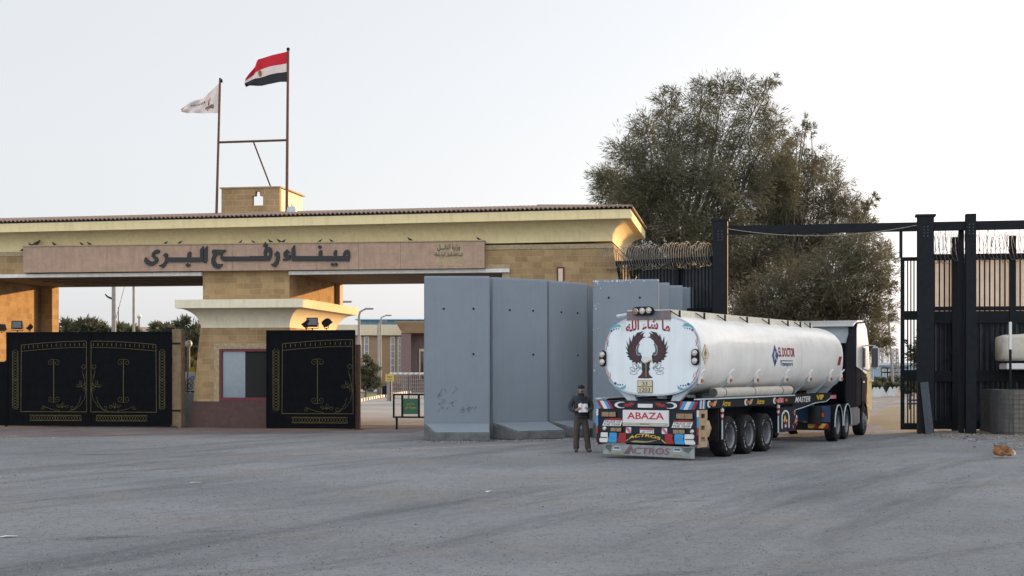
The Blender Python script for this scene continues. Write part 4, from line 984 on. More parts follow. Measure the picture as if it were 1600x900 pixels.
for x, y in ((102, 508), (1087, 522)):
    mb = MB(); lamp_round(mb, (PW(x), .02, PZ(y)), .048, .02); o_ = mb.build('round_reflector', M['chrome'], truck, smooth=True); mb = MB(); lens_round(mb, (PW(x), .02, PZ(y)), .05, .02); mb.build('lens', M['ivory'], o_, smooth=True)
for x0 in (352, 757):
    mb = MB(); rect(mb, x0, x0+58, 488, 555, -.002, .018); o_ = mb.build('striped_reflector', M['white'], truck)
    mb = MB(); flat(mb, [(x0, 490), (x0+24, 490), (x0+58, 536), (x0+58, 555), (x0+42, 555), (x0, 506)], -.005); mb.build('red_stripe', M['pinkline'], o_, recalc=False)
mb = MB(); rect(mb, 512, 668, 496, 553, -.006, .018); o_ = mb.build('licence_plate', M['white'], truck); mb = MB(); rect(mb, 514, 666, 497, 515, -.009, -.0065); mb.build('red_header', M['red'], o_)
mb = MB(); put_text(mb, arabic('٦٩٣١ فهر'), lambda a, b: (PW(522+136*a), -.0085, PZ(550-30*b)), .01); mb.build('plate_lettering', M['feather_black'], o_, recalc=False)
# side strips of the tail panel
for wv in (-WH, WH-.045):
    for y0, y1, m_ in ((287, 360, 'white'), (360, 480, 'blue'), (480, 662, 'red')):
        mb = MB(); mb.box(wv, wv+.045, -.01, .018, PZ(y1), PZ(y0)); mb.build('edge_strip', M[m_], tp)
# lower bar with coloured flaps
mb = MB(); mb.box(-WH+.02, WH-.02, -.06, .0, PZ(668), PZ(562)); lb = mb.build('lower_bar', M['navy'], truck, bevel=.01)
for x0, x1, m_ in ((60, 160, 'white'), (160, 264, 'blue'), (268, 372, 'red'), (808, 906, 'red'), (912, 1026, 'blue'), (1022, 1140, 'white')):
    mb = MB(); a_, b_ = x0, x1; s_ = .2*(x1-x0)
    q = s_ if x0 < 587 else 0; q2 = 0 if x0 < 587 else s_
    prof = [(a_+q, 552), (b_-q2*.9, 552), (b_-q2*.5, 578), (b_-q2, 605), (b_, 645), (b_-6, 664), (a_+8, 664), (a_, 630), (a_+q*.8, 605), (a_+q*.9, 575)]
    mb.prism([[(PW(x), PZ(y)) for x, y in prof]], lambda a, b, d: (a, d, b), -.085, -.062); mb.build('coloured_flap', M[m_], lb, bevel=.006)
    mb = MB(); mb.prism([[(PW(a_+6), PZ(612)), (PW(b_-6), PZ(612)), (PW(b_-8), PZ(603)), (PW(a_+10), PZ(603))]], lambda a, b, d: (a, d, b), -.094, -.086); mb.build('flap_fold', M['feather_black'] if m_ == 'white' else M[m_], lb)
mb = MB(); put_text(mb, 'ACTROS', lambda a, b: (PW(392+365*a), -.066, PZ(618-34*b)), .03, .15, lambda a: 1.0*math.sin(math.pi*a)-.2)
flat(mb, [(345, 660), (385, 622), (395, 622), (360, 660)], -.066); flat(mb, [(760, 618), (772, 616), (820, 660), (806, 660)], -.066); mb.build('yellow_lettering', M['yellow'], lb, recalc=False)
mb = MB(); flat(mb, [(415, 648), (470, 634), (600, 640), (730, 622), (640, 648), (560, 656), (470, 656)], -.065); mb.build('swoosh', M['olive'], lb, recalc=False)
# skirt
mb = MB(); mb.prism([[(PW(93), PZ(680)), (PW(1120), PZ(690)), (PW(1120), PZ(822)), (PW(1000), PZ(818)), (PW(93), PZ(800))]], lambda a, b, d: (a, d, b), -.03, .0); sk = mb.build('rear_skirt', M['skirt'], truck, bevel=.006)
mb = MB()
for p_ in ([(135, 690), (200, 690), (180, 780), (120, 720)], [(990, 700), (1110, 700), (1060, 760), (1010, 745)], [(330, 790), (395, 730), (430, 700), (400, 790)]): flat(mb, p_, -.034)
mb.build('grey_print', M['grey_dk'], sk, recalc=False)
mb = MB(); put_text(mb, 'A', lambda a, b: (PW(330+125*a), -.037, PZ(785-98*b)), .0, .2); put_text(mb, 'CTROS', lambda a, b: (PW(450+400*a), -.037, PZ(786-74*b)), .02, .1); mb.build('skirt_lettering', M['plum'], sk, recalc=False)
for x0 in (205, 885):
    mb = MB(); flat(mb, [(x0, 770), (x0+8, 720), (x0+22, 704), (x0+78, 704), (x0+92, 722), (x0+100, 772)], -.035); tm = mb.build('truck_print', M['saddle'], sk, recalc=False)
    mb = MB(); flat(mb, [(x0+14, 735), (x0+22, 712), (x0+78, 712), (x0+86, 735)], -.037); flat(mb, [(x0+4, 765), (x0+96, 765), (x0+96, 755), (x0+4, 755)], -.037); mb.build('print_window', M['grey_dk'], sk, recalc=False)
    mb = MB(); flat(mb, [(x0, 800), (x0+10, 776), (x0+100, 776), (x0+112, 806), (x0+60, 796)], -.036); mb.build('print_base', M['olive'], sk, recalc=False)
# tan end plates with square holes, hose pipe, side rail
for wv, nm in ((WH, 1), (-WH, -1)):
    mb = MB(); hol = [[(.12, z), (.12, z+.1), (.36, z+.1), (.36, z)] for z in (.45, .72, 1.0)]
    mb.prism([[(.0, .32), (.5, .32), (.5, PZ(287)), (.0, PZ(287))]]+hol, lambda a, b, d: (d, a, b), wv+.012*nm, wv-.03*nm); mb.build('end_plate', M['tan'], truck)
mb = MB(); mb.tube([(WH-.12, .56, .55), (WH-.12, .56, .75), (WH-.12, .56, .93)], [.14, .2, .14], 12); mb.build('air_canister', M['tan'], truck, smooth=True)
zr0, zr1 = 1.215, 1.425
rail_end = Sp(1241, WH)
for sgn_w in (1, -1):
    mb = MB(); mb.box(*sorted((sgn_w*(WH-.06), sgn_w*WH)), .553, rail_end, zr0, zr1); rl = mb.build('side_rail', M['chassis'], truck, bevel=.006)
    mb = MB(); mb.box(*sorted((sgn_w*(WH-.12), sgn_w*(WH+.025))), .0, rail_end, zr1+.002, zr1+.03); mb.build('rail_cap', M['saddle'], rl)
    if sgn_w < 0: continue
    mb = MB()
    for px0, px1, m_ in ((1090.5, 1094, 'blue'), (1094, 1097, 'white'), (1097, 1098.5, 'red')): pass
    for k, m_ in enumerate(('blue', 'white', 'red', 'white', 'blue')):
        mb = MB(); s_ = .0+k*.075; mb.poly([(WH+.004, s_, zr0+.0), (WH+.004, s_+.075, zr0), (WH+.004, s_+.115, zr1-.004), (WH+.004, s_+.04, zr1-.004)]); mb.build('painted_stripe', M[m_], rl, recalc=False)
    for px in (1105, 1163, 1208):
        s_ = Sp(px, WH); mb = MB()
        for k in range(12):
            q0, q1 = R(50+260*k/12), R(50+260*(k+1)/12); wd = lambda k: .02+.05*math.sin(math.pi*k/12)
            P = lambda q, r: (WH+.004, s_+.12+r*1.5*math.cos(q), 1.32+r*math.sin(q))
            mb.poly([P(q0, .085), P(q1, .085), P(q1, .085-wd(k+1)), P(q0, .085-wd(k))])
        mb.build('crescent', M['white'], rl, recalc=False)
        mb = MB(); mb.box(WH, WH+.05, s_+.12, s_+.28, 1.28, 1.36); mb.build('side_marker', M['amber'], rl, bevel=.015)
        mb = MB(); mb.poly([(WH+.004, s_+.32, 1.25), (WH+.004, s_+.5, 1.27), (WH+.004, s_+.62, 1.40), (WH+.004, s_+.42, 1.38)]); mb.build('horse_print', M['tan'], rl, recalc=False)
    for p0, p1 in ((1128.5, 1141), (1182, 1194)):
        mb = MB(); put_text(mb, 'Actros', lambda a, b: (WH+.005, Sp(p0, WH)+(Sp(p1, WH)-Sp(p0, WH))*a, 1.25+.14*b), .02, .3); mb.build('rail_lettering', M['yellow'], rl, recalc=False)
    s_ = Sp(1217, WH); mb = MB(); mb.box(WH, WH+.006, s_, s_+.35, 1.26, 1.38); mb.build('reflector_plate', M['pinkline'], rl); mb = MB(); mb.box(WH, WH+.04, s_+.45, s_+.6, 1.28, 1.36); mb.build('side_marker', M['amber'], rl, bevel=.01)
mb = MB(); p0, p1 = Sp(1115, 1.12), Sp(1233, 1.12); mb.tube([(1.12, p0, 1.575), (1.12, p0+.02, 1.575), (1.12, p1, 1.575)], [.115, .125, .125], 18); hp = mb.build('hose_tube', M['pipe'], truck, smooth=True)
for q in (.05, .42, .8):
    mb = MB(); s_ = p0+(p1-p0)*q+.25; mb.tube([(1.12, s_, 1.575), (1.12, s_+.03, 1.575)], .13, 18); mb.build('clamp', M['chassis'], hp)
mb = MB(); mb.tube([(1.12, p0-.03, 1.575), (1.12, p0-.005, 1.575)], .10, 18); mb.build('end_cap', M['grey_dk'], hp)
mb = MB(); mb.tube([(1.12, p1, 1.575), (1.12, p1+.05, 1.575)], .135, 18); mb.build('end_ring', M['chassis'], hp)
# chassis
for w0 in (-.55, .42):
    mb = MB(); mb.prism([[(.2, .85), (7.0, .85), (8.2, 1.08), (S1-.3, 1.12), (S1-.3, 1.33), (.2, 1.33)]], lambda a, b, d: (d, a, b), w0, w0+.13); mb.build('chassis_beam', M['chassis'], truck)
s_g0, s_g1 = Sp(1236, 1.0), Sp(1296, 1.0)
mb = MB(); mb.prism([[(s_g0, 1.0), (s_g0+.9, 1.07), (s_g0+2.0, 1.18), (s_g1-.5, 1.2), (s_g1, 1.33), (s_g1, 1.46), (s_g0, 1.46)]], lambda a, b, d: (d, a, b), .98, 1.06); gn = mb.build('gooseneck_plate', M['chassis'], truck, bevel=.008)
mb = MB(); mb.tube([(1.062, s_g0, 1.0), (1.062, s_g0+.9, 1.07), (1.062, s_g0+2.0, 1.18), (1.062, s_g1-.5, 1.2), (1.062, s_g1, 1.33)], .012, 5); mb.build('edge_trim', M['saddle'], gn)
mb = MB(); put_text(mb, 'MASTER', lambda a, b: (1.064, s_g0+.15+1.35*a, 1.22+.16*b), .02, .35); mb.build('scrawl_lettering', M['white'], gn, recalc=False)
mb = MB(); put_text(mb, 'VIP', lambda a, b: (1.064, s_g0+2.05+.7*a, 1.26+.15*b), .04); mb.build('yellow_lettering', M['yellow'], gn, recalc=False)
mb = MB(); mb.box(1.06, 1.068, s_g0+3.4, s_g0+3.95, 1.27, 1.38); mb.build('reflector_plate', M['pinkline'], gn)
# storage box with painted side
b0, b1 = Sp(1218, WH-.02), Sp(1243.5, WH-.02)
mb = MB(); mb.box(.45, WH-.02, b0, b1, .46, 1.12); sbx = mb.build('storage_box', M['navy'], truck, bevel=.015)
wv = WH-.016
mb = MB(); s_ = b0+.15
for k in range(14):
    q0, q1 = math.pi*k/14, math.pi*(k+1)/14; P = lambda q, r: (wv, s_+.32-r*math.cos(q), .86+r*.6*math.sin(q))
    mb.poly([P(q0, .32), P(q1, .32), P(q1, .24), P(q0, .24)])
for xx in (s_, s_+.56): mb.poly([(wv, xx, .56), (wv, xx+.08, .56), (wv, xx+.08, .86), (wv, xx, .86)])
mb.build('painted_arch', M['white'], sbx, recalc=False)
rr = random.Random(8)
for m_, n_ in (('red', 7), ('yellow', 6), ('pinkline', 5), ('white', 4)):
    mb = MB()
    for k in range(n_):
        c0 = (s_+.32+rr.uniform(-.17, .17) if k % 2 else s_+1.05+rr.uniform(-.25, .25)); z0 = rr.uniform(.55, 1.0); r_ = rr.uniform(.03, .075)
        mb.poly([(wv+.001*rr.random(), c0+r_*rr.uniform(.5, 1.3)*math.cos(q), z0+r_*rr.uniform(.5, 1.3)*math.sin(q)) for q in np.linspace(0, 5.5, 8)])
    mb.build('painted_flower', M[m_], sbx, recalc=False)
for px in (1129.5, 1217):
    s_ = Sp(px, WH); mb = MB(); mb.tube([(WH-.02, s_, .45), (WH-.02, s_, zr0)], .022, 6); mp_ = mb.build('marker_post', M['saddle'], truck)
    for k, m_ in enumerate(('white', 'red', 'white', 'red')):
        mb = MB(); mb.tube([(WH-.02, s_, 1.19-k*.07), (WH-.02, s_, 1.12-k*.07)], [.05-.006*k, .044-.006*k], 8); mb.build('marker_band', M[m_], mp_)
mb = MB(); mb.box(.95, WH-.04, 1.32, 1.345, .42, 1.21); mb.build('mudflap', M['rubber'], truck)
mb = MB(); mb.box(-WH+.04, -.95, 1.32, 1.345, .42, 1.21); mb.build('mudflap', M['rubber'], truck)
mb = MB(); mb.box(-1.2, 1.2, .8, 6.6, 1.335, 1.40); mb.build('deck_plate', M['chassis'], truck)

def wheel(parent, T, w_out, s_, sgn_w, wd=.36, rad=.5, dished=True, lettered=True):
    """T maps (w, s, z) of the vehicle to the truck's local frame"""
    wi = w_out-sgn_w*wd
    fnc = lambda a, b, q: T((w_out-sgn_w*q, s_+a, rad+b))
    prof = [(.29, .03), (.34, .005), (.44, .0), (.475, .02), (.497, .05), (.5, .09), (.485, .1), (.485, .115), (.5, .125), (.5, wd*.5-.01), (.485, wd*.5), (.485, wd*.5+.012), (.5, wd*.5+.02), (.5, wd-.12), (.485, wd-.11), (.485, wd-.1), (.497, wd-.05), (.46, wd), (.29, wd-.02)]
    prof = [(r*rad/.5, q) for r, q in prof]
    mb = MB(); mb.lathe(prof, fnc, 40, close=True); t_ = mb.build('tyre', M['rubber'], parent, smooth=True)
    mb = MB()
    if dished: pr = [(.295, .01), (.285, .03), (.262, .05), (.25, .22), (.20, .235), (.16, .22), (.13, .17), (.105, .14), (.02, .135)]
    else: pr = [(.305, .02), (.29, .05), (.27, .06), (.22, .02), (.16, -.01), (.13, -.03), (.11, -.06), (.02, -.065)]
    mb.lathe([(r*rad/.5, q) for r, q in pr], fnc, 32, cap0=False)
    rm = mb.build('rim', M['rim'], parent, smooth=True)
    mb = MB()
    for k in range(10):
        q = 2*math.pi*k/10; c0 = (.165*math.cos(q), .165*math.sin(q)); z_ = .225 if dished else -.012
        mb.lathe([(.016, z_), (.016, z_-.03)], lambda a, b, d: fnc(c0[0]+a, c0[1]+b, d), 6)
    mb.build('wheel_nut', M['chrome'], parent)
    if lettered:
        mb = MB()
        for a0, n_ in ((.3, 9), (2.2, 5), (3.3, 9), (5.2, 6)):
            for k in range(n_):
                q = a0+k*.085
                if (k*7+n_) % 4 == 0: continue
                P = lambda q, r: fnc(r*rad/.5*math.cos(q), r*rad/.5*math.sin(q), -.002)
                mb.poly([P(q, .395), P(q, .425), P(q+.05, .425), P(q+.05, .395)])
        mb.build('tyre_lettering', M['white'], t_, recalc=False)
def idT(p): return p
def wheel_part(name, T, w_out, s_, sgn_w, **k):
    hub = T((w_out-sgn_w*.18, s_, .5))
    mb = MB(); mb.cyl(T((w_out-sgn_w*.2, s_, .5)), T((w_out-sgn_w*.5, s_, .5)), .12, n=14)
    w_ = mb.build(name, M['chassis'], truck); wheel(w_, T, w_out, s_, sgn_w, **k); return w_
for s_ in (2.03, 3.33, 4.63):
    for sw in (1, -1): wheel_part('wheel', idT, sw*(WH+.0), s_, sw, wd=.40, lettered=sw > 0)
    mb = MB(); mb.cyl((-.9, s_, .5), (.9, s_, .5), .07, n=10); mb.build('axle', M['chassis'], truck)
# ---- tractor unit
SK = 11.25; dT = R(24)-TY
def TT(p):   # tractor (w, s from kingpin, z) -> truck local; tractor yawed towards the left
    w, s, z = p; c, d = math.cos(dT), math.sin(dT); return (w*c+s*d, SK-w*d+s*c, z)
class TMB(MB):
    def vt(self, p): return MB.vt(self, TT(p))
for s_, dish in ((-.5, False), (.85, False), (3.9, False)):
    for sw in (1, -1): wheel_part('wheel', TT, sw*1.25, s_, sw, wd=.33, dished=(s_ < 3), lettered=False)
mb = TMB()
for w0 in (-.45, .35): mb.box(w0, w0+.1, -1.3, 4.8, .62, .92)
mb.box(-.35, .35, -.4, .4, .925, 1.1); mb.build('tractor_frame', M['tractor_blue'], truck)
mb = TMB(); mb.box(-1.2, 1.2, -1.42, -1.38, .60, 1.08); rp_ = mb.build('tractor_rear_plate', M['tractor_blue'], truck, bevel=.01)
mb = TMB(); mb.box(-1.2, 1.2, -1.44, -1.38, .36, .595); mb.build('rear_crossbar', M['chassis'], truck, bevel=.01)
for w0, w1 in ((.55, 1.15), (-1.15, -.55)):
    for k in range(4):
        mb = TMB(); a_ = w0+(w1-w0)*k/4; b_ = w0+(w1-w0)*(k+1)/4
        mb.poly([(a_-.0, -1.445, .42), (b_, -1.445, .42), (b_+(.1 if k < 3 else 0), -1.445, .56), (a_+(.1 if k else 0), -1.445, .56)]); mb.build('chevron', M['red' if k % 2 else 'yellow'], truck, recalc=False)
    mb = TMB(); mb.box(w0+.1, w1-.1, -1.47, -1.425, .74, .88); tl = mb.build('tractor_tail_lamp', M['red_lens'], truck, bevel=.01)
    mb = TMB(); mb.box((w0+w1)/2-.07, (w0+w1)/2+.03, -1.475, -1.471, .755, .865); mb.build('lens', M['white'], tl); mb = TMB(); mb.box(w0+.2 if w0 < 0 else w1-.26, w0+.3 if w0 < 0 else w1-.13, -1.475, -1.471, .755, .865); mb.build('lens', M['amber'], tl)
for s_ in (-.5, .85):
    for sw in (1, -1):
        mb = TMB(); ring_i, ring_o = [], []
        pr = [(.60*math.cos(q), .60*math.sin(q)) for q in np.linspace(R(-5), R(185), 16)]
        rows_ = []
        for (a, b) in pr: rows_.append([(sw*1.27, s_+a, .5+b), (sw*.88, s_+a, .5+b), (sw*.88, s_+a*.94, .5+b*.94), (sw*1.27, s_+a*.94, .5+b*.94)])
        mb.rings(rows_); mg = mb.build('mudguard', M['cab_dark'], truck, smooth=True)
        mb = TMB(); mb.tube([(sw*1.275, s_+a*.99, .5+b*.99) for a, b in pr], .018, 5); mb.build('mudguard_trim', M['saddle'], mg)
mb = TMB(); mb.tube([(.78, -1.55, .55), (.78, -1.55, 1.05)], [.20, .20], 14); mb.build('air_tank', M['chassis'], truck, smooth=True)
mb = TMB(); mb.box(.82, 1.25, 1.55, 3.1, .38, .95); mb.build('fuel_tank', M['rim'], truck, bevel=.05)
mb = TMB(); mb.box(-1.25, -.82, 1.55, 3.1, .38, .95); mb.build('fuel_tank', M['rim'], truck, bevel=.05)
# cab shell, side profile swept across the width
prof = [(2.55, .95), (2.55, 3.45), (2.75, 3.66), (3.9, 3.72), (4.35, 3.55), (4.62, 3.1), (4.78, 2.75), (4.95, 1.7), (4.98, .95)]
mb = TMB(); mb.rings([[(w, s, z) for s, z in prof] for w in (-1.22, 1.22)]); cab = mb.build('cab', M['cab_dark'], truck, bevel=.05)
for w0 in (1.222, -1.225):
    mb = TMB(); mb.prism([[(2.56, 2.25), (3.35, 2.15), (4.2, 2.0), (4.84, 2.2), (4.74, 2.75), (4.58, 3.1), (4.33, 3.5), (3.9, 3.68), (2.76, 3.62), (2.58, 3.44)]], lambda a, b, d: (d, a, b), w0, w0+.02*(1 if w0 > 0 else -1)); mb.build('upper_side', M['cab_white'], cab)
    k_ = 1 if w0 > 0 else -1
    mb = TMB(); mb.prism([[(3.55, 2.12), (4.72, 2.12), (4.62, 2.72), (4.4, 2.9), (3.55, 2.9)]], lambda a, b, d: (d, a, b), w0+.021*k_, w0+.03*k_); mb.build('side_window', M['glass'], cab)
    mb = TMB(); mb.prism([[(3.45, 1.0), (4.4, 1.35), (4.5, 1.9), (3.45, 1.9)]], lambda a, b, d: (d, a, b), w0+.002*k_, w0+.02*k_); dr = mb.build('door', M['cab_dark'], cab, bevel=.01)
    mb = TMB(); mb.box(*sorted((w0+.02*k_, w0+.05*k_)), 3.55, 3.8, 1.72, 1.78); mb.build('handle', M['chrome'], dr)
    mb = TMB(); pr = [(.62*math.cos(q), .62*math.sin(q)) for q in np.linspace(R(0), R(180), 14)]
    mb.rings([[(w0+.03*k_, 3.9+a, .5+b), (w0-.35*k_, 3.9+a, .5+b), (w0-.35*k_, 3.9+a*.92, .5+b*.92), (w0+.03*k_, 3.9+a*.92, .5+b*.92)] for a, b in pr]); mb.build('wheel_arch', M['cab_dark'], cab, smooth=True)
    mb = TMB(); mb.box(*sorted((w0, w0-.4*k_)), 4.5, 5.0, .35, .95); mb.build('bumper_corner', M['cab_dark'], cab, bevel=.05)
    # mirror on its arm
    mb = TMB(); mb.tube([(w0, 4.5, 2.95), (w0+.22*k_, 4.62, 2.95), (w0+.25*k_, 4.62, 2.2), (w0, 4.5, 2.1)], .03, 6); mr = mb.build('mirror', M['cab_white'], cab)
    mb = TMB(); mb.box(*sorted((w0+.13*k_, w0+.37*k_)), 4.52, 4.68, 2.18, 2.92); mb.build('mirror_shell', M['cab_white'], cab, bevel=.05)
    mb = TMB(); mb.box(*sorted((w0+.15*k_, w0+.35*k_)), 4.50, 4.518, 2.24, 2.86); mb.build('mirror_glass', M['glass'], cab)
    # side deflector behind the cab
    mb = TMB(); mb.prism([[(.85, 1.2), (1.2, .95), (2.53, .95), (2.53, 3.47), (2.0, 3.42), (1.5, 3.25), (1.05, 2.9), (.85, 2.5)]], lambda a, b, d: (d, a, b), w0-.06*k_, w0); mb.build('side_fairing', M['fairing'], cab, bevel=.02)
mb = TMB(); mb.prism([[(2.2, 3.60), (3.0, 3.74), (3.9, 3.76), (3.9, 3.725), (2.75, 3.665), (2.2, 3.52)]], lambda a, b, d: (d, a, b), -1.2, 1.2); mb.build('roof_spoiler', M['cab_white'], cab, bevel=.01)
mb = TMB(); mb.box(-1.15, 1.15, 2.50, 2.547, 1.2, 3.0); mb.build('cab_back', M['fairing'], cab)
mb = TMB(); mb.box(-1.15, 1.15, 2.49, 2.547, 3.003, 3.6); mb.build('cab_back_top', M['saddle'], cab)
mb = TMB(); mb.box(1.0, 1.2, 2.42, 2.50, 3.25, 3.52); mb.build('roof_vent', M['chassis'], cab)
mb = TMB(); mb.prism([[(-1.12, 0), (1.12, 0), (1.08, 1), (-1.08, 1)]], lambda a, b, d: (a, 4.83+(.13-.13*b)+d-.0, 1.95+.8*b), .02, .0); mb.build('windscreen', M['glass'], cab)
for q in (-.3, 0, .3):
    mb = TMB(); pts = [(q, 1.9-k*.14, 1.35+.22*math.sin(k*1.3+q*4)) for k in range(11)]; mb.tube(pts, .025, 6); mb.build('air_hose', M['chassis'] if q else M['red'], truck, smooth='all')

# ------------------------------------------------------------------ standing man
def skin_mesh(name, verts, edges, radii, m, parent, root=0, sub=2):
    me = bpy.data.meshes.new(name); me.from_pydata(verts, edges, []); o = bpy.data.objects.new(name, me); COL.objects.link(o)
    sk_ = o.modifiers.new('skin', 'SKIN'); sk_.use_smooth_shade = True
    for i, r in enumerate(radii):
        sv_ = me.skin_vertices[0].data[i]; sv_.radius = r if isinstance(r, tuple) else (r, r); sv_.use_root = (i == root)
    sb_ = o.modifiers.new('sub', 'SUBSURF'); sb_.levels = sub; sb_.render_levels = sub
    me2 = bpy.data.meshes.new_from_object(o.evaluated_get(bpy.context.evaluated_depsgraph_get()))
    bpy.data.objects.remove(o); bpy.data.meshes.remove(me)
    me2.name = name; me2.materials.clear(); me2.materials.append(m)
    me2.polygons.foreach_set('use_smooth', [True]*len(me2.polygons))
    r = bpy.data.objects.new(name, me2); COL.objects.link(r)
    if parent: r.parent = parent
    return r
mY = gy(706); mX = gx(908, mY)
man = thing('person', 'man in a dark jacket and brown trousers standing with papers beside the tanker rear', 'person', (mX, mY, 0), R(8))
# local: -y faces the camera
V_ = [(0, .02, .94), (0, .01, 1.12), (0, .0, 1.30), (0, .01, 1.42), (0, .0, 1.50), (0, -.012, 1.58), (0, -.02, 1.655)]
E_ = [(0, 1), (1, 2), (2, 3), (3, 4), (4, 5), (5, 6)]; Rd = [(.08, .06), (.12, .085), (.15, .095), (.085, .065), (.055, .055), (.075, .09), (.068, .082)]
def add(p, par, r): V_.append(p); E_.append((par, len(V_)-1)); Rd.append(r); return len(V_)-1
for s in (-1, 1):
    a = add((s*.18, .01, 1.385), 3, .045); b = add((s*.285, .03, 1.135), a, .032); c = add((s*.17, -.17, 1.08), b, .036); d = add((s*.115, -.235, 1.115), c, (.04, .022))
    for k, (dx, dz) in enumerate(((.0, .045), (-.01, .025), (-.014, .004), (-.012, -.018))):
        f1 = add((s*(.095+dx), -.262, 1.115+dz), d, .0095); f2 = add((s*(.062+dx), -.272, 1.118+dz), f1, .0085); add((s*(.042+dx), -.258, 1.118+dz), f2, .0075)
    t1 = add((s*.108, -.222, 1.155), d, .011); add((s*.075, -.232, 1.172), t1, .009)
    lx, ly = (.045, -.07) if s > 0 else (0, 0); h = add((s*.095, .02, .86), 0, .07); k_ = add((s*.115+lx*.4, ly*.6, .48), h, .045); an = add((s*.125+lx, .02+ly, .10), k_, .03); add((s*.145+lx, -.10+ly, .04), an, (.034, .022))
body = skin_mesh('body', V_, E_, Rd, M['skin'], man)
# face details
mb = MB(); mb.tube([(0, -.105, 1.635), (0, -.122, 1.605), (0, -.108, 1.592)], [.010, .017, .012], 8); mb.build('nose', M['skin'], man, smooth='all')
for s in (-1, 1):
    mb = MB(); mb.ball((s*.031, -.098, 1.632), .011); mb.build('eye', M['white'], man, smooth='all')
    mb = MB(); mb.ball((s*.031, -.106, 1.632), .006); mb.build('pupil', M['hair'], man)
    mb = MB(); mb.tube([(s*.012, -.105, 1.650), (s*.032, -.107, 1.656), (s*.05, -.096, 1.648)], .006, 5); mb.build('eyebrow', M['hair'], man)
    mb = MB(); mb.ball((s*.082, -.01, 1.615), .013, .02, .032); mb.build('ear', M['skin'], man, smooth='all')
mb = MB(); mb.tube([(-.024, -.096, 1.568), (0, -.104, 1.566), (.024, -.096, 1.568)], .006, 6); mb.build('mouth', mat('lips', (.16, .06, .05), .6), man)
mb = MB(); mb.tube([(-.03, -.097, 1.581), (0, -.106, 1.584), (.03, -.097, 1.581)], .007, 5); mb.build('moustache', M['hair'], man)
mb = MB(); mb.rings([[(rx*math.cos(2*math.pi*j/20), -.018+ry*math.sin(2*math.pi*j/20), z) for j in range(20)] for rx, ry, z in ((.084, .102, 1.655), (.086, .104, 1.69), (.078, .094, 1.72), (.055, .066, 1.74), (.012, .015, 1.75))]); mb.build('knit_cap', M['hair'], man, smooth='all')
mb = MB(); mb.rings([[(rx*math.cos(2*math.pi*j/20), -.005+ry*math.sin(2*math.pi*j/20), z) for j in range(20)] for rx, ry, z in ((.10, .085, 1.44), (.078, .07, 1.50), (.074, .068, 1.53))], caps=False); mb.build('scarf', M['hair'], man, smooth='all')
jv = [(0, .01, 1.26), (0, .02, 1.08), (0, .02, .84), (0, .01, 1.38), (0, .01, 1.46)]; je = [(0, 1), (1, 2), (0, 3), (3, 4)]; jr = [(.205, .145), (.185, .14), (.19, .14), (.165, .11), (.085, .075)]
for s in (-1, 1):
    n0 = len(jv); jv += [(s*.175, .012, 1.40), (s*.262, .025, 1.27), (s*.29, .03, 1.14), (s*.24, -.06, 1.09), (s*.165, -.185, 1.09)]; jr += [.085, .078, .070, .064, .054]
    je += [(3, n0), (n0, n0+1), (n0+1, n0+2), (n0+2, n0+3), (n0+3, n0+4)]
skin_mesh('jacket', jv, je, jr, M['jacket'], man)
mb = MB(); mb.tube([(0, -.128, .93), (0, -.142, 1.1), (0, -.145, 1.25), (0, -.118, 1.40)], .006, 5); mb.build('jacket_zip', M['hair'], man)
tv = [(0, .02, 1.04), (0, .02, .88)]; te = [(0, 1)]; tr_ = [(.165, .12), (.165, .125)]
for s in (-1, 1):
    n0 = len(tv); lx, ly = (.045, -.07) if s > 0 else (0, 0); tv += [(s*.095, .02, .80), (s*.11+lx*.25, .005+ly*.4, .62), (s*.118+lx*.4, ly*.6, .46), (s*.125+lx*.8, .02+ly*.9, .26), (s*.128+lx, .012+ly, .045)]; tr_ += [.108, .10, .088, .082, .09]
    te += [(1, n0), (n0, n0+1), (n0+1, n0+2), (n0+2, n0+3), (n0+3, n0+4)]
skin_mesh('trousers', tv, te, tr_, M['trouser'], man)
for s in (-1, 1):
    x = s*.135+(.045 if s > 0 else 0); fy = -.07 if s > 0 else 0
    mb = MB(); mb.rings([[(x+s*dx+rx*math.cos(2*math.pi*j/14), y+fy, max(.0, .045+rz*math.sin(2*math.pi*j/14))) for j in range(14)] for dx, y, rx, rz in ((-.005, .09, .02, .03), (-.005, .07, .042, .055), (0, .0, .045, .075), (.01, -.08, .05, .05), (.018, -.14, .046, .038), (.02, -.175, .02, .02))]); mb.build('shoe', M['shoe'], man, smooth='all')
mb = MB(); mb.box(-.172, .172, -.122, .135, .905, .945) if False else mb.rings([[(.178*math.cos(q), .02+.135*math.sin(q), z) for q in np.linspace(0, 2*math.pi, 25)[:-1]] for z in (.865, .90)], caps=False); mb.build('belt', M['hair'], man, smooth='all')
pap = thing('paper_sheet', 'folded white sheets of paper held by the standing man', 'paper', (mX, mY, 0), R(8))
mb = MB(); zz = 1.06
fold = [(-.115, -.255, .0), (-.055, -.285, .03), (.0, -.268, .0), (.06, -.29, .012), (.125, -.262, .0)]
lo = [mb.vt((x, y-.0, zz-.02+.06*0)) for x, y, q in fold]; hi = [mb.vt((x*1.02, y+.03, zz+.19+q)) for x, y, q in fold]
lo2 = [mb.vt((x, y+.004, zz-.02)) for x, y, q in fold]; hi2 = [mb.vt((x*1.02, y+.034, zz+.19+q)) for x, y, q in fold]
for k in range(4): mb.face((lo[k], lo[k+1], hi[k+1], hi[k])); mb.face((lo2[k+1], lo2[k], hi2[k], hi2[k+1])); mb.face((hi[k], hi[k+1], hi2[k+1], hi2[k])); mb.face((lo[k+1], lo[k], lo2[k], lo2[k+1]))
mb.build('sheet_fold', M['paper'], pap)
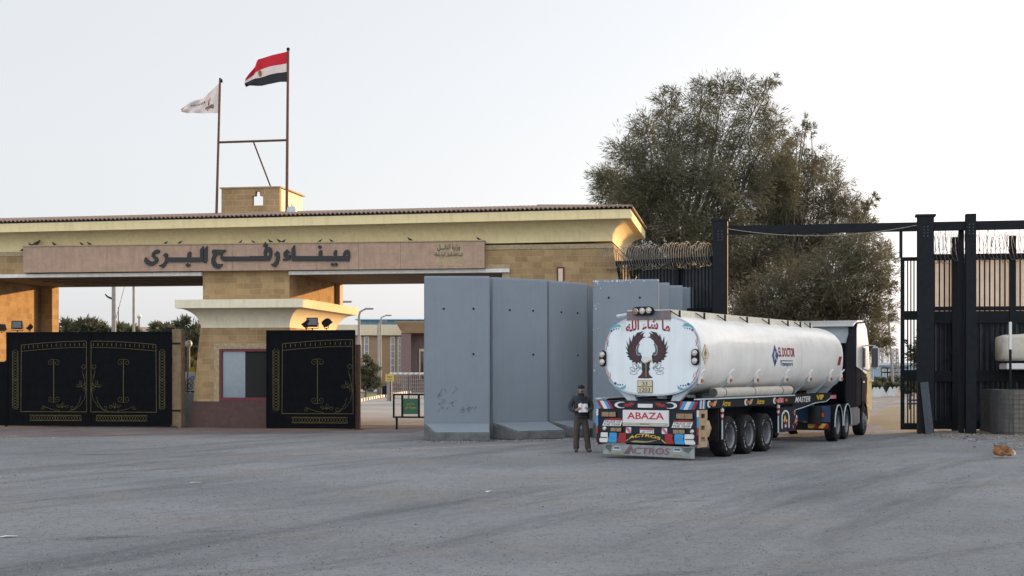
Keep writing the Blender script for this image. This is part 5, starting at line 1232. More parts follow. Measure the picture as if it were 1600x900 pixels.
rad = thing('handheld_radio', 'black handheld radio with a slanting aerial at the hip of the standing man', 'radio', (mX+.17, mY-.02, .93), R(20))
mb = MB(); mb.box(-.025, .035, -.03, .02, -.06, .10); mb.build('radio_body', M['hair'], rad, bevel=.008); mb = MB(); mb.tube([(.0, 0, .1), (.06, 0, .16), (.15, 0, .235)], .008, 5); mb.build('aerial', M['hair'], rad)

# ------------------------------------------------------------------ black steel gantry, fences, razor wire
gl = Vector((gx(1125, 48.0), 48.0)); gr = Vector((gx(1446.5, 46.7), 46.7)); gd = (gr-gl); gan_rz = math.atan2(gd.y, gd.x); GL = gd.length
gan = thing('steel_gantry', 'black steel gantry of tall posts and a long crossbeam over the open gateway', 'gantry', (gl.x, gl.y, 0), gan_rz)
def post(parent, x, y, w, h, m=M['iron'], cap=True, name='post'):
    mb = MB(); mb.box(x-w/2, x+w/2, y-.03, y, 0, h); mb.box(x-w/2, x-w/2+.03, y+.003, y+.35, 0, h); mb.box(x+w/2-.03, x+w/2, y+.003, y+.35, 0, h); p_ = mb.build(name, m, parent)
    if cap: mb = MB(); mb.box(x-w/2-.06, x+w/2+.06, y-.06, y+.4, h+.002, h+.07); mb.build('cap_plate', m, p_)
    mb = MB()
    for i in range(2):
        for j in range(4): mb.cyl((x+(i-.5)*.12, y-.03, h-.35-j*.1), (x+(i-.5)*.12, y-.045, h-.35-j*.1), .022, n=6)
    mb.build('bolt', M['iron_blue'], p_)
    return p_
hL = gz(345, 48.0); hR = gz(338, 46.7)
post(gan, 0, 0, .50, hL); pr_ = post(gan, GL, 0, .52, hR)
mb = MB(); zb0, zb1 = gz(366, 48), gz(353, 48)
for a, b in ((.27, GL-.28), (GL+.27, GL+8)):
    mb = MB(); mb.box(a, b, .05, .08, zb0, zb1); mb.box(a, b, .083, .3, zb0, zb0+.025); mb.box(a, b, .083, .3, zb1-.025, zb1); mb.build('crossbeam', M['iron'], gan)
x2 = GL+1.42; post(gan, x2, -.02-.03, .32, hR+.05, cap=False); mb = MB(); mb.box(x2-.36, x2-.18, .31, .36, 0, hR-.25); mb.build('post', M['iron'], gan)
mb = MB(); mb.M = Matrix.Translation((GL+.12, -.08, 0)) @ Matrix.Rotation(R(-6), 4, 'Y'); mb.box(-.13, .13, -.05, -.02, -.02, 1.75); 
for k in range(len(mb.v)): mb.v[k].z = max(mb.v[k].z, 0)
mb.build('base_strut', M['iron_blue'], gan)
xh = GL-.78; mb = MB(); mb.box(xh-.05, xh+.05, .1, .2, gz(403, 47), zb0-.002); mb.build('hanger', M['iron'], gan)
mb = MB(); cpts = [(.27+(GL-.55)*t, -.03, gz(358, 48)-1.15*t*(1-t)*1.0) for t in np.linspace(0, 1, 16)]; mb.tube(cpts, .014, 5); mb.build('slack_cable', M['wire'], gan)

def razor(label, pts_fn, n_loops, r, loc_name='razor_wire_coil', jitter=.25, seed=1):
    rr = random.Random(seed); t = thing(loc_name, label, 'razor wire')
    mb = MB(); pts = []
    per = 14
    amp = [rr.uniform(1-jitter, 1+jitter) for _ in range(n_loops+2)]; ph = [rr.uniform(-.6, .6) for _ in range(n_loops+2)]
    for k in range(n_loops*per+1):
        q = k/per; i = int(q); f = q-i; a = amp[i]*(1-f)+amp[i+1]*f; sh = ph[i]*(1-f)+ph[i+1]*f
        c = pts_fn(min(1, max(0, (q+.55*sh*math.sin(q*2*math.pi))/n_loops))); ang = 2*math.pi*q
        pts.append(c+Vector((0, .18*math.cos(ang)*0, r*a*math.sin(ang)))+Vector((.0, r*a*math.cos(ang), 0))*.85+(Vector((r*.5*math.cos(ang), 0, 0))))
    mb.tube(pts, .010, 4); mb.build('wire', M['wire'], t, smooth='all')
    mb = MB()
    for k in range(2, len(pts)-1, 5):
        p = pts[k]; d = Vector((rr.uniform(-1, 1), rr.uniform(-1, 1), rr.uniform(-1, 1))).normalized()*.032; e = Vector((rr.uniform(-1, 1), rr.uniform(-1, 1), rr.uniform(-1, 1))).normalized()*.007
        mb.poly([p-d-e, p+d-e, p+d*1.1, p+d+e, p-d+e, p-d*1.1])
    mb.build('barb', M['wire'], t, recalc=False)
    return t
def bar_fence(name, label, a, b, h, sheet_top, rails, spacing, posts, seed=0, bar_r=.027, top_extra=.0):
    """fence from a to b (xy), bars the whole height, corrugated dark sheet up to sheet_top"""
    d = b-a; L = d.length; t = thing(name, label, 'fence', (a.x, a.y, 0), math.atan2(d.y, d.x))
    mb = MB(); n = int(L/spacing)
    for k in range(n+1): x = L*k/n; mb.tube([(x, 0, .1), (x, 0, h)], bar_r, 5)
    mb.build('bar_grille', M['iron'], t)
    for z, th in rails:
        mb = MB(); mb.box(0, L, -.06, -.025, z-th/2, z+th/2); mb.build('rail', M['iron'], t)
    for x, ph in posts:
        mb = MB(); mb.box(x-.1, x+.1, -.1, .1, 0, ph); mb.build('post', M['iron'], t)
    if sheet_top:
        mb = MB(); xs = np.arange(0, L, .05); prof = [.05+.035*max(-1, min(1, 2.2*math.sin(2*math.pi*x/.3))) for x in xs]
        mb.rings([[(x, .05+y, .1) for x, y in zip(xs, prof)], [(x, .05+y, sheet_top) for x, y in zip(xs, prof)]], closed=False); mb.build('corrugated_sheet', M['sheet'], t, recalc=False)
    return t
fa = Vector((gx(966, 50.6), 50.6)); fb = Vector((gx(1113, 48.4), 48.4))
ftop = gz(404, 49.5)
bar_fence('barred_fence', 'black barred fence between the gatehouse end wall and the gantry post, over the blast walls', fa, fb, ftop, 0, ((ftop-.08, .14), (4.2, .12), (.4, .14)), .13, ((.05, ftop), (2.4, ftop)))
mb = MB(); dd = fb-fa
bs = thing('backing_sheet', 'dark see-through mesh sheet fixed behind the barred fence by the gatehouse', 'sheet', (fa.x, fa.y, 0), math.atan2(dd.y, dd.x)); mb.box(.9, dd.length, .10, .115, .1, ftop-.35); mb.build('mesh_sheet', M['sheet'], bs)
razor('razor wire coil along the top of the barred fence next to the gatehouse', lambda t: Vector((fa.x-.5+(fb.x-fa.x+.5)*t, fa.y-.15+(fb.y-fa.y)*t, ftop+.05)), 46, .40, seed=3)
RYF = 49.2; ra = Vector((gx(1452, RYF), RYF)); rb = Vector((gx(1730, RYF-.8), RYF-.8))
rt_ = gz(400, RYF); sh_ = gz(487, RYF)
def rx(px): return gx(px, RYF)-ra.x
bar_fence('tall_steel_fence', 'tall black fence with bars above corrugated sheeting, behind the wire basket wall', ra, rb, rt_, sh_, ((rt_-.05, .22), (sh_+.1, .14), (gz(496, RYF), .42), (gz(588, RYF), .36), (.25, .3)), .165, ((rx(1490.5), gz(371, RYF)), (rx(1577), gz(370, RYF))))
net = thing('shade_netting', 'beige see-through netting stretched behind the upper bars of the tall steel fence', 'netting', (ra.x, ra.y, 0), math.atan2((rb-ra).y, (rb-ra).x))
mb = MB(); N = 40; LN = (rb-ra).length
mb.rings([[(LN*k/N, .16+.03*math.sin(k*1.9)+.015*math.sin(k*4.1), z) for k in range(N+1)] for z in (sh_-.1, (sh_+rt_)/2, rt_-.05)], closed=False); mb.build('net_cloth', mat('beige netting', (.74, .70, .65), .9, var=.10, scale=3, trans=.16, streak=.12), net, smooth='all', recalc=False)
razor('razor wire coil on top of the tall steel fence', lambda t: Vector((ra.x-.1+(rb.x-ra.x)*t, ra.y-.2+(rb.y-ra.y)*t, gz(389, RYF))), 44, .46, seed=5)
razor('thinner upper coil of razor wire strung above the tall steel fence', lambda t: Vector((ra.x-.0+(rb.x-ra.x)*t, ra.y-.1+(rb.y-ra.y)*t, gz(378, RYF))), 26, .36, seed=11, jitter=.4)
pn = thing('barred_gate', 'narrow black barred gate panel bolted beside the gantry post at the road edge', 'gate panel', (gx(1407, 48.3), 48.3, 0), gan_rz)
pw_ = .85; pz = gz(402, 48.3)
mb = MB()
for a, b, c, d in ((0, .13, .12, pz), (pw_-.1, pw_, .12, pz)): mb.box(a, b, -.04, .04, c, d)
for z0, z1 in ((.12, .34), (gz(595, 48.3), gz(578, 48.3)), (gz(500, 48.3), gz(486, 48.3)), (pz-.13, pz)): mb.box(.13, pw_-.1, -.04, .04, z0, z1)
mb.build('frame', M['iron'], pn)
mb = MB()
for k in range(1, 6): x = .13+(pw_-.23)*k/6; mb.tube([(x, 0, .3), (x, 0, pz-.1)], .024, 5)
mb.build('bar_grille', M['iron'], pn)
mb = MB()
for z in (1.0, 1.12): mb.tube([(.2, -.07, z), (pw_+.1, -.07, z)], .028, 6)
mb.tube([(.3, -.07, .8), (.3, -.07, 1.3)], .03, 6); mb.build('latch', M['iron_blue'], pn)
mb = MB()
for z in np.arange(.3, pz, .4): mb.cyl((.065, -.04, z), (.065, -.052, z), .018, n=6)
mb.build('bolt', M['iron_blue'], pn)

# unseen wall, added past the steel fence to keep the low sun off the forecourt
bw_ = thing('unseen_shade_wall', 'unseen high grey concrete wall added past the tall steel fence to shade the forecourt', 'wall', (20.3, 48.4, 0), R(-4))
mb = MB(); mb.box(0, 70, 0, .5, 0, 7.2); mb.build('wall_body', M['concrete'], bw_, bevel=.02)
mb = MB(); mb.box(-.1, 70.1, -.1, .6, 7.203, 7.4); mb.build('coping', M['concrete_foot'], bw_)

# wire basket wall
hs = thing('wire_basket_wall', 'earth filled wire basket wall with hessian lining in front of the tall steel fence', 'barrier', (0, 0, 0))
c0 = Vector((15.58, 45.35)); c1 = Vector((16.0, 48.6)); out = []
for k in range(9): q = k/8; out.append(c1+(c0+Vector((.05, .45))-c1)*q)
for k in range(1, 6): q = R(90*k/5); out.append(c0+Vector((.45-.42*math.cos(q)-.0, .45-.42*math.sin(q)-.02)))
for k in range(1, 15): out.append(c0+Vector((.5+k*.45, .02-.02*k)))
nz_ = 10; rows_ = []
for j in range(nz_+1):
    z = 1.5*j/nz_; row = []
    for i, p in enumerate(out):
        b_ = .05*math.sin(math.pi*((i*.5) % 1))*math.sin(math.pi*min(1, z/1.5+.1)); nrm = Vector((-.7, -.7)); w_ = mnoise.noise(Vector((p.x*1.5, p.y*1.5, z*2)))*.04
        row.append((p.x-b_*.5+w_*nrm.x, p.y-b_*.5+w_*nrm.y, z-.0+(.03*mnoise.noise(Vector((p.x*2, p.y, 3))) if j == nz_ else 0)))
    rows_.append(row)
mb = MB(); mb.rings(rows_, closed=False); mb.poly([rows_[-1][k] for k in range(len(out))]+[(out[-1].x, 48.6, 1.45)]); mb.build('hessian_lining', M['hesco'], hs, smooth='all')
mb = MB()
for i in range(0, len(out), 1):
    if i % 1 == 0: mb.tube([(r[i][0]-.02, r[i][1]-.02, r[i][2]) for r in rows_], .009, 4)
for i in range(len(out)-1):
    for f in (.33, .66): mb.tube([(r[i][0]*(1-f)+r[i+1][0]*f-.02, r[i][1]*(1-f)+r[i+1][1]*f-.02, r[i][2]) for r in (rows_[0], rows_[5], rows_[-1])], .006, 4)
for j in range(0, nz_+1):
    mb.tube([(x-.02, y-.02, z) for x, y, z in rows_[j]], .006, 4)
mb.build('wire_lattice', M['iron_blue'], hs)
# canvas wrapped bundle on a white slab held by a post outside the frame
Yc = 47.3
bu = thing('canvas_bundle', 'cream canvas wrapped bundle resting on a white slab above the wire basket wall', 'bundle')
x0, x1 = gx(1567, Yc), gx(1680, Yc); z0, z1 = gz(566, Yc), gz(524, Yc)
mb = MB(); rows_ = []
for k in range(15):
    x = x0+(x1-x0)*k/14; e = min(1, (k+2)/3.2); cz, hz_2, hy = (z0+z1)/2+.02, (z1-z0)/2*(.72+.28*e), .42*(.72+.28*e); row = []
    for j in range(20):
        q = 2*math.pi*j/20; c, d = math.cos(q), math.sin(q); rr_ = 1+.06*mnoise.noise(Vector((x*3, c*2, d*2)))+.03*mnoise.noise(Vector((x*9, c*2, d*2)))
        row.append((x-.12*(1-e)*0, Yc+.4+hy*math.copysign(abs(c)**.35, c)*rr_, cz+.10*(k/14)+hz_2*math.copysign(abs(d)**.32, d)*rr_))
    rows_.append(row)
mb.rings(rows_); mb.build('canvas_wrap', M['canvas'], bu, smooth='all')
sl_ = thing('white_slab', 'white slab and stand under the canvas bundle beside the tall steel fence', 'slab')
mb = MB(); mb.box(gx(1574, Yc), x1, Yc+.05, Yc+.8, gz(577, Yc), z0-.035); mb.build('slab_top', M['white'], sl_, bevel=.02)
mb = MB(); mb.box(gx(1640, Yc), gx(1650, Yc), Yc+.3, Yc+.5, 0, gz(577, Yc)-.003); mb.build('leg', M['iron'], sl_)
st = thing('marker_stake', 'upright stake, white above and black below, standing in the wire basket wall', 'stake', (gx(1578.5, 46.4), 46.4, 1.40))
mb = MB(); mb.box(-.035, .035, -.03, .03, 0, gz(546, 46.4)-1.4); mb.build('stake_base', M['iron'], st); mb = MB(); mb.box(-.04, .04, -.033, .033, gz(546, 46.4)-1.398, gz(503, 46.4)-1.4); mb.build('white_tip', M['white'], st)
for k in range(len(mb.v)): pass

# sandy mound by the wire basket wall
mb = MB(); nx, ny = 60, 30; g_ = []
for i in range(nx+1):
    for_ = []
    for j in range(ny+1):
        x = 12.6+14*i/nx; y = 33.5+15.5*j/ny
        edge = 14.0+1.2*math.sin(y*.9)+(46-y)*(.28 if y < 46 else 0)
        front = 34.6+.5*math.sin(x*1.3)+.25*math.sin(x*3.1)
        q = max(0, min(1, (x-edge+1.2)/2.4))*max(0, min(1, (y-front)/2.5)); q = q*q*(3-2*q)
        for_.append((x, y, -.03+q*(.09+.05*mnoise.noise(Vector((x*.8, y*.8, 0)))+.03*mnoise.noise(Vector((x*3, y*3, 1)))+.012*mnoise.noise(Vector((x*9, y*9, 1))))))
    g_.append(for_)
mb.rings(g_, closed=False); tag(mb.build('sand_ground', M['sand'], smooth='all', recalc=False), kind='structure')

# sleeping animal
dY = 34.4; dg = thing('dog', 'ginger dog curled up asleep on the sand in front of the wire basket wall', 'dog', (gx(1566.5, dY), dY, .05), R(0))
V_ = [(.0, .05, .13), (-.10, .02, .13), (-.17, -.05, .11), (-.15, -.13, .09), (.09, .05, .135), (.17, .0, .12), (.19, -.08, .085), (.12, -.15, .05), (.02, -.17, .04), (-.05, -.17, .045), (-.07, -.16, .075), (-.02, -.185, .06), (.05, -.19, .05), (.10, -.10, .04), (.18, -.14, .03), (-.12, -.17, .035), (-.03, -.2, .02)]
E_ = [(0, 1), (1, 2), (2, 3), (0, 4), (4, 5), (5, 6), (6, 7), (7, 8), (3, 10), (10, 11), (11, 12), (6, 13), (13, 14), (3, 15), (15, 16), (8, 9)]
Rd = [.115, .115, .095, .08, .115, .105, .08, .03, .024, .018, .068, .048, .024, .045, .028, .035, .024]
dog_b = skin_mesh('body', V_, E_, Rd, M['ginger'], dg)
for s in (-1, 1):
    mb = MB(); mb.tube([(-.08+s*.035, -.15, .125), (-.09+s*.055, -.15, .165)], [.022, .006], 6); mb.build('ear', M['ginger'], dg)
mb = MB(); mb.tube([(.235, .0, .13), (.262, -.06, .09), (.255, -.12, .045), (.225, -.16, .03)], [.03, .032, .03, .022], 8); mb.build('hind_leg', M['fur_white'], dg, smooth='all')

# ------------------------------------------------------------------ vegetation
def leaf_mesh(name, P, D, L, Wd, mats, mi, parent):
    """many narrow leaf blades: P base points, D unit directions, L lengths, Wd widths"""
    n = len(P); rnd_ = np.random.default_rng(n)
    side_ = np.cross(D, rnd_.normal(size=(n, 3))); side_ /= np.linalg.norm(side_, axis=1, keepdims=True)+1e-9
    v = np.empty((n, 4, 3)); v[:, 0] = P; v[:, 1] = P+D*(L*.45)[:, None]+side_*(Wd*.5)[:, None]; v[:, 2] = P+D*L[:, None]; v[:, 3] = P+D*(L*.45)[:, None]-side_*(Wd*.5)[:, None]
    me = bpy.data.meshes.new(name); me.vertices.add(n*4); me.vertices.foreach_set('co', v.reshape(-1))
    me.loops.add(n*4); me.loops.foreach_set('vertex_index', np.arange(n*4)); me.polygons.add(n)
    me.polygons.foreach_set('loop_start', np.arange(0, n*4, 4)); me.polygons.foreach_set('loop_total', np.full(n, 4))
    for m_ in mats: me.materials.append(m_)
    me.polygons.foreach_set('material_index', mi); me.update(); me.validate()
    o = bpy.data.objects.new(name, me); COL.objects.link(o); o.parent = parent; return o
def big_tree(name, label, base, clumps, seed, mats, dens=1.0, leafL=.25, leafW=.027, droop=.5, group=None, trunk_r=.28, spray=True):
    """clumps: (x, y, z, r, density) in metres relative to base; limbs run from the trunk to each clump, twigs and leaf sprays fill it"""
    rg_ = np.random.default_rng(seed); t = thing(name, label, 'tree', base, 0, group)
    top = max(c[2] for c in clumps); mb = MB(); tw = MB()
    cx = sum(c[0] for c in clumps)/len(clumps)
    fork = Vector((cx*.25, 0, top*.22)); fork2 = Vector((cx*.45, 0, top*.45))
    mb.tube([(0, 0, -.1), (cx*.08, 0, top*.1), fork, fork2, (cx*.7, .1, top*.62)], [trunk_r*1.25, trunk_r, trunk_r*.85, trunk_r*.6, trunk_r*.3], 9)
    P, D, L, Wd, MI = [], [], [], [], []
    for ci, (x, y, z, r, de) in enumerate(clumps):
        c = Vector((x, y, z)); st_ = fork if z < top*.55 else fork2
        mid = (st_+c)*.5+Vector((rg_.normal()*.3, rg_.normal()*.3, .25*r)); rb_ = max(.035, trunk_r*.16*r)
        tip = c+Vector((rg_.normal()*.2, 0, .5*r))
        mb.tube([st_, st_.lerp(mid, .6), mid, mid.lerp(c, .6)+Vector((0, 0, .1)), c, tip], [rb_*1.5, rb_*1.25, rb_, rb_*.75, rb_*.5, rb_*.12], 6)
        ns = int(120*r*r*de*dens)+4
        for k in range(ns):
            d = rg_.normal(size=3); d /= np.linalg.norm(d); q = rg_.random()**.42*(1.0+.28*rg_.normal()*.6)
            e = np.array([x, y, z])+d*r*q*np.array([1.05, 1.0, .92]); o_ = np.array([x, y, z])+d*r*q*.35
            o_[2] -= .15*r
            dirv = e-o_; ln = np.linalg.norm(dirv)+1e-6; dirv /= ln
            if k % 3 == 0: tw.tube([tuple(o_), tuple((o_+e)/2+np.array([0, 0, .08*r])), tuple(e)], [.022, .014, .006], 4, cap=False)
            nl = int(rg_.integers(22, 36)); tt = rg_.random(nl)**.7
            hang = d*.5+dirv*.6+np.array([0, 0, -.25])
            base_p = o_[None, :]+(e-o_)[None, :]*(.35+.75*tt)[:, None]+rg_.normal(size=(nl, 3))*.13*min(1.2, r)
            dd_ = hang[None, :]+rg_.normal(size=(nl, 3))*droop; dd_ /= np.linalg.norm(dd_, axis=1, keepdims=True)
            P.append(base_p); D.append(dd_); L.append(leafL*rg_.uniform(.5, 1.35, nl)); Wd.append(leafW*rg_.uniform(.6, 1.4, nl))
            pick = rg_.random(); w_ = 0 if pick < .5 else 1 if pick < .82 or len(mats) < 3 else 2
            MI.append(np.full(nl, min(w_, len(mats)-1)))
    mb.build('trunk', M['trunk'], t, smooth='all'); tr = tw.build('crown_twigs', M['twig'], t, recalc=False)
    leaf_mesh('crown', np.concatenate(P), np.concatenate(D), np.concatenate(L), np.concatenate(Wd), mats, np.concatenate(MI).astype(np.int32), t)
    return t
def clumps_px(bx, Y, lst, dy=1.0, seed=1):
    rr = random.Random(seed); o = []
    for px, py, rp, de in lst:
        yy = Y+rr.uniform(-1.6, 1.6)*dy; o.append((gx(px, yy)-bx, yy-Y, gz(py, yy), rp/F*yy, de*(.62 if py < 180 else .8 if py < 260 else 1)))
    return o
nm = [M['needle'], M['needle_dk'], M['needle_brown']]
T1 = [(948,276,26,.8),(962,300,38,1),(985,240,36,1),(1000,290,48,1),(1010,205,32,.9),(1040,165,28,.8),(1052,140,14,.6),(1060,215,46,1),(1095,165,38,.9),(1098,133,18,.6),(1130,140,28,.9),(1165,135,22,.7),(1195,140,22,.8),(1206,198,30,.8),(1222,262,32,.8),(1216,305,40,1),(1208,125,9,.6),(1175,175,34,.8),(1120,215,50,1),(1180,225,42,.7),(1040,270,55,1),(1100,285,55,1),(1160,290,52,1),(985,400,42,1),(1040,412,50,1),(1095,415,50,1),(1055,462,52,1),(1000,455,40,1),(1000,350,42,1),(1060,345,55,1),(1125,355,55,1),(1015,315,50,1)]
b1 = gx(1045, 61); big_tree('casuarina_tree', 'tallest feathery casuarina tree behind the gatehouse end and barred fence', (b1, 61, 0), clumps_px(b1, 61, T1, 1.0, 2), 11, nm, dens=1.0)
T2 = [(1205,280,40,.8),(1228,262,28,.5),(1238,238,22,.4),(1246,216,17,.35),(1254,200,14,.3),(1262,188,9,.25),(1268,206,12,.25),(1222,232,18,.35),(1275,240,20,.35),(1260,270,34,.6),(1292,266,28,.6),(1308,290,24,.6),(1328,325,28,.7),(1350,358,28,.8),(1378,388,18,.7),(1216,238,28,.5),(1240,320,50,.9),(1290,315,36,.7),(1318,325,22,.5),(1335,340,16,.4),(1200,340,50,1),(1180,400,60,1),(1240,385,58,1),(1295,375,45,.9),(1150,440,55,1)]
b2 = gx(1215, 65); big_tree('casuarina_tree', 'thin topped casuarina tree rising above the middle of the gantry crossbeam', (b2, 65, 0), clumps_px(b2, 65, T2, 1.0, 3), 12, [M['needle_dk'], M['needle_brown'], M['needle']], dens=1.0)
T3 = [(1330,385,38,.9),(1355,420,40,1),(1378,400,22,.7),(1390,440,16,.7),(1300,430,50,1),(1350,475,45,1),(1385,490,18,.8),(1375,525,20,.7),(1290,480,52,1),(1230,455,55,1),(1240,510,52,1),(1180,490,52,1),(1310,530,40,1),(1345,530,32,.9),(1150,520,45,1),(1335,350,20,.4),(1345,333,16,.35),(1355,318,12,.3),(1363,309,8,.2),(1385,540,12,.5)]
b3 = gx(1290, 58); big_tree('casuarina_tree', 'low spreading brownish casuarina tree behind the tanker cab and gantry', (b3, 58, 0), clumps_px(b3, 58, T3, 1.0, 4), 13, [M['needle_dk'], M['needle_brown'], M['needle']], dens=1.1)
# bare pale twigs arching out of the crowns
rr = random.Random(21)
def bush(name, label, px, py_top, Y, rp, mats, n=5, cat='bush', seed=1, dens=1.2, leafL=.3, leafW=.06, group=None):
    rr = random.Random(seed); b = gx(px, Y); h = gz(py_top, Y)*1.05; r0 = rp/F*Y; cl = []
    for k in range(n): cl.append((rr.uniform(-1, 1)*r0*.75, rr.uniform(-.6, .6)*r0, rr.uniform(.3, .82)*h, r0*rr.uniform(.32, .55), 1))
    cl.append((0, 0, h*.86, r0*.3, .8)); cl.append((0, 0, h*.4, r0*.6, 1))
    t = big_tree(name, label, (b, Y, 0), cl, seed, mats, dens=dens, leafL=leafL, leafW=leafW, group=group, trunk_r=.1); t['category'] = cat; return t
lg = [M['leaf_green'], M['needle'], M['needle_dk']]
for k, (px, pt, rp, lab) in enumerate(((108, 497, 34, 'grey green tree behind the shut gates nearest the end pier'), (146, 499, 32, 'rounded grey green tree behind the shut gates, beside the concrete pole'), (180, 503, 30, 'grey green tree directly behind the concrete pole'), (206, 507, 22, 'low tree by the pale parapet behind the shut gates'), (245, 500, 24, 'loose open tree to the pillar side of the pale parapet'), (285, 492, 34, 'dark tree showing between the brown gate post and the window pillar'))):
    bush('acacia_tree', lab, px, pt, 86+2*(k % 3), rp, lg, n=14, cat="tree", seed=30+k, dens=1.0, leafL=.4, leafW=.09, group='trees behind the shut gates')
bush('olive_tree', 'small dark tree by the lamp posts in the yard behind the opened gate', 571, 556, 108, 17, lg, n=7, cat='tree', seed=50, dens=1.0, leafL=.35, leafW=.1)
# roadside planting beyond the gantry
for k, (px, pt, Y, rp, lab) in enumerate(((1368, 603, 128, 12, 'round green bush beyond the road nearest the cab'), (1392, 602, 132, 14, 'green bush beyond the road between the concrete teeth'), (1380, 594, 160, 16, 'far grey bush below the blue shed'), (1405, 590, 150, 14, 'grey bush beyond the road beside the barred panel'), (1425, 590, 120, 12, 'green bush seen through the narrow barred panel'))):
    bush('roadside_bush', lab, px, pt, Y, rp, lg, n=6, seed=60+k, dens=.45, leafL=.4, leafW=.14, group='bushes beyond the road')
bush('roadside_tree', 'hazy tree seen through the bars of the tall steel fence', 1500, 470, 130, 60, lg, n=10, cat='tree', seed=77, dens=.16, leafL=.6, leafW=.2)

# ------------------------------------------------------------------ background beyond the gates
def box_px(mb, px0, px1, py0, py1, Y, d): mb.box(gx(px0, Y), gx(px1, Y), Y, Y+d, gz(py1, Y), gz(py0, Y))
YB = 150
ob_ = thing('office_block', 'two storey brown office block with cream parapet and tall window strips in the yard', 'building')
mb = MB(); box_px(mb, 470, 760, 524.5, 598, YB, 14); mb.build('wall', M['far_brown'], ob_)
mb = MB(); mb.box(gx(468, YB), gx(762, YB), YB-.4, YB+14, gz(524, YB), gz(507.5, YB)); mb.build('parapet', M['far_cream'], ob_)
mb = MB(); mb.box(gx(470, YB), gx(760, YB), YB-.15, YB+14, 0, gz(598.2, YB)); mb.build('plinth', M['far_plum'], ob_)
mb = MB(); mb.box(gx(557, YB), gx(760, YB), YB+2, YB+12, gz(507, YB), gz(499.5, YB)); rf_ = mb.build('roof_storey', M['far_blue'], ob_)
mb = MB(); mb.box(gx(553, YB), gx(765, YB), YB+1, YB+13, gz(499.3, YB), gz(497.8, YB)); mb.build('roof', M['far_blue'], ob_)
mb = MB()
for k in range(22): x = gx(559+k*8, YB); mb.box(x, x+.06, YB+1.95, YB+1.997, gz(506.5, YB), gz(499.8, YB))
mb.build('cladding_seam', M['saddle'], rf_)
for a, b, y1 in ((558.5, 565, 560), (569, 576.5, 582), (610, 617, 582), (621.5, 627, 582), (540, 546, 582), (525, 531, 582)):
    mb = MB(); box_px(mb, a, b, 526, y1, YB-.06, .05); wf = mb.build('window', M['white'], ob_)
    mb = MB(); n_ = 5 if y1 > 570 else 3
    for k in range(n_): q0 = 527.2+(y1-527.2)*k/n_; q1 = 526+(y1-527.2)*(k+1)/n_; box_px(mb, a+1.3, b-1.3, q0, q1, YB-.10, .03)
    mb.build('pane', M['tinted'], wf)
Yp = 140
pc = thing('entrance_porch', 'plum stone porch with a flared brown canopy in front of the office block', 'porch')
mb = MB(); x0, x1 = gx(618, Yp), gx(760, Yp); z0, z1, z2 = gz(520, Yp), gz(503.5, Yp), gz(502, Yp)
mb.rings([[(x0+.6-o, Yp-o+.6, z), (x1, Yp-o+.6, z), (x1, Yp+8, z), (x0+.6-o, Yp+8, z)] for o, z in ((0, z0), (.6, z1), (.6, z2))]); mb.build('canopy', M['far_brown'], pc)
mb = MB(); box_px(mb, 626.5, 642, 520.3, 610, Yp+.7, 3); mb.build('pier', M['far_plum'], pc)
mb = MB(); box_px(mb, 642.2, 760, 520.3, 610, Yp+2.5, 3); mb.build('wall', M['far_plum'], pc)
mb = MB(); box_px(mb, 655, 664, 545, 592, Yp+2.3, .15); dw = mb.build('door_surround', M['far_cream'], pc)
mb = MB(); box_px(mb, 657, 662, 549, 592, Yp+2.25, .04); mb.build('door', M['glass'], dw)
def street_lamp(label, px, Y, top_py, arm, base=None):
    X = gx(px, Y); h = gz(top_py, Y)+.1; t = thing('street_lamp', label, 'street lamp', (X, Y, 0), 0, 'street lamps in the yard')
    mb = MB(); mb.tube([(0, 0, 0), (0, 0, h*.5), (0, 0, h-.35), (arm*.15, 0, h-.12), (arm*.5, 0, h-.02), (arm, 0, h+.06)], [.12, .09, .07, .06, .05, .04], 8); mb.build('pole', M['pole_grey'], t, smooth='all')
    mb = MB(); mb.box(arm-.1, arm+.45, -.12, .12, h+.02, h+.12); mb.build('lamp_head', M['pole_grey'], t, bevel=.03); return t
street_lamp('street lamp standing just past the free edge of the opened gate leaf', 561, 84, 487, .42)
street_lamp('street lamp whose head shows over the pillar cap', 525.5, 84, 476, .48)
street_lamp('taller of the paired street lamps in front of the office block', 594.5, 120, 496, .5)
street_lamp('plain pole like street lamp close beside the taller paired one', 591, 121.5, 505, .3)
def pole(name, label, px, Y, h, r, m, cat='pole'):
    t = thing(name, label, cat, (gx(px, Y), Y, 0)); mb = MB(); mb.tube([(0, 0, 0), (0, 0, h)], [r, r*.75], 10); mb.build('shaft', m, t, smooth=True); return t
pt = pole('concrete_pole', 'thick pale concrete pole with a small cross arm behind the shut gates', 178, 80, 9.2, .15, M['pole_grey'])
mb = MB(); za = gz(468, 80); mb.tube([(0, 0, za), (-.35, 0, za+.15), (-.5, 0, za+.3)], [.06, .05, .03], 6); mb.build('cross_arm', M['iron'], pt)
mb = MB(); mb.tube([(.25, 0, gz(510, 80)), (.25, 0, gz(480, 80))], [.03, .02], 5); mb.tube([(.6, 0, gz(447, 80)), (.1, 0, gz(500, 80))], .012, 4); mb.build('stay_rod', M['iron'], pt)
pole('steel_pole', 'slim grey steel pole behind the shut gates beside the pale parapet', 209, 82, 9.0, .09, M['pole_grey'])
pwl = thing('parapet_wall', 'pale pinkish parapet wall far behind the shut gates', 'wall'); mb = MB(); box_px(mb, 198, 238, 511, 540, 95, 3); mb.box(gx(198, 95), gx(238, 95), 95, 98, 0, gz(540.2, 95)); mb.build('wall_body', mat('pale pink render', (.5, .38, .30), .9), pwl)
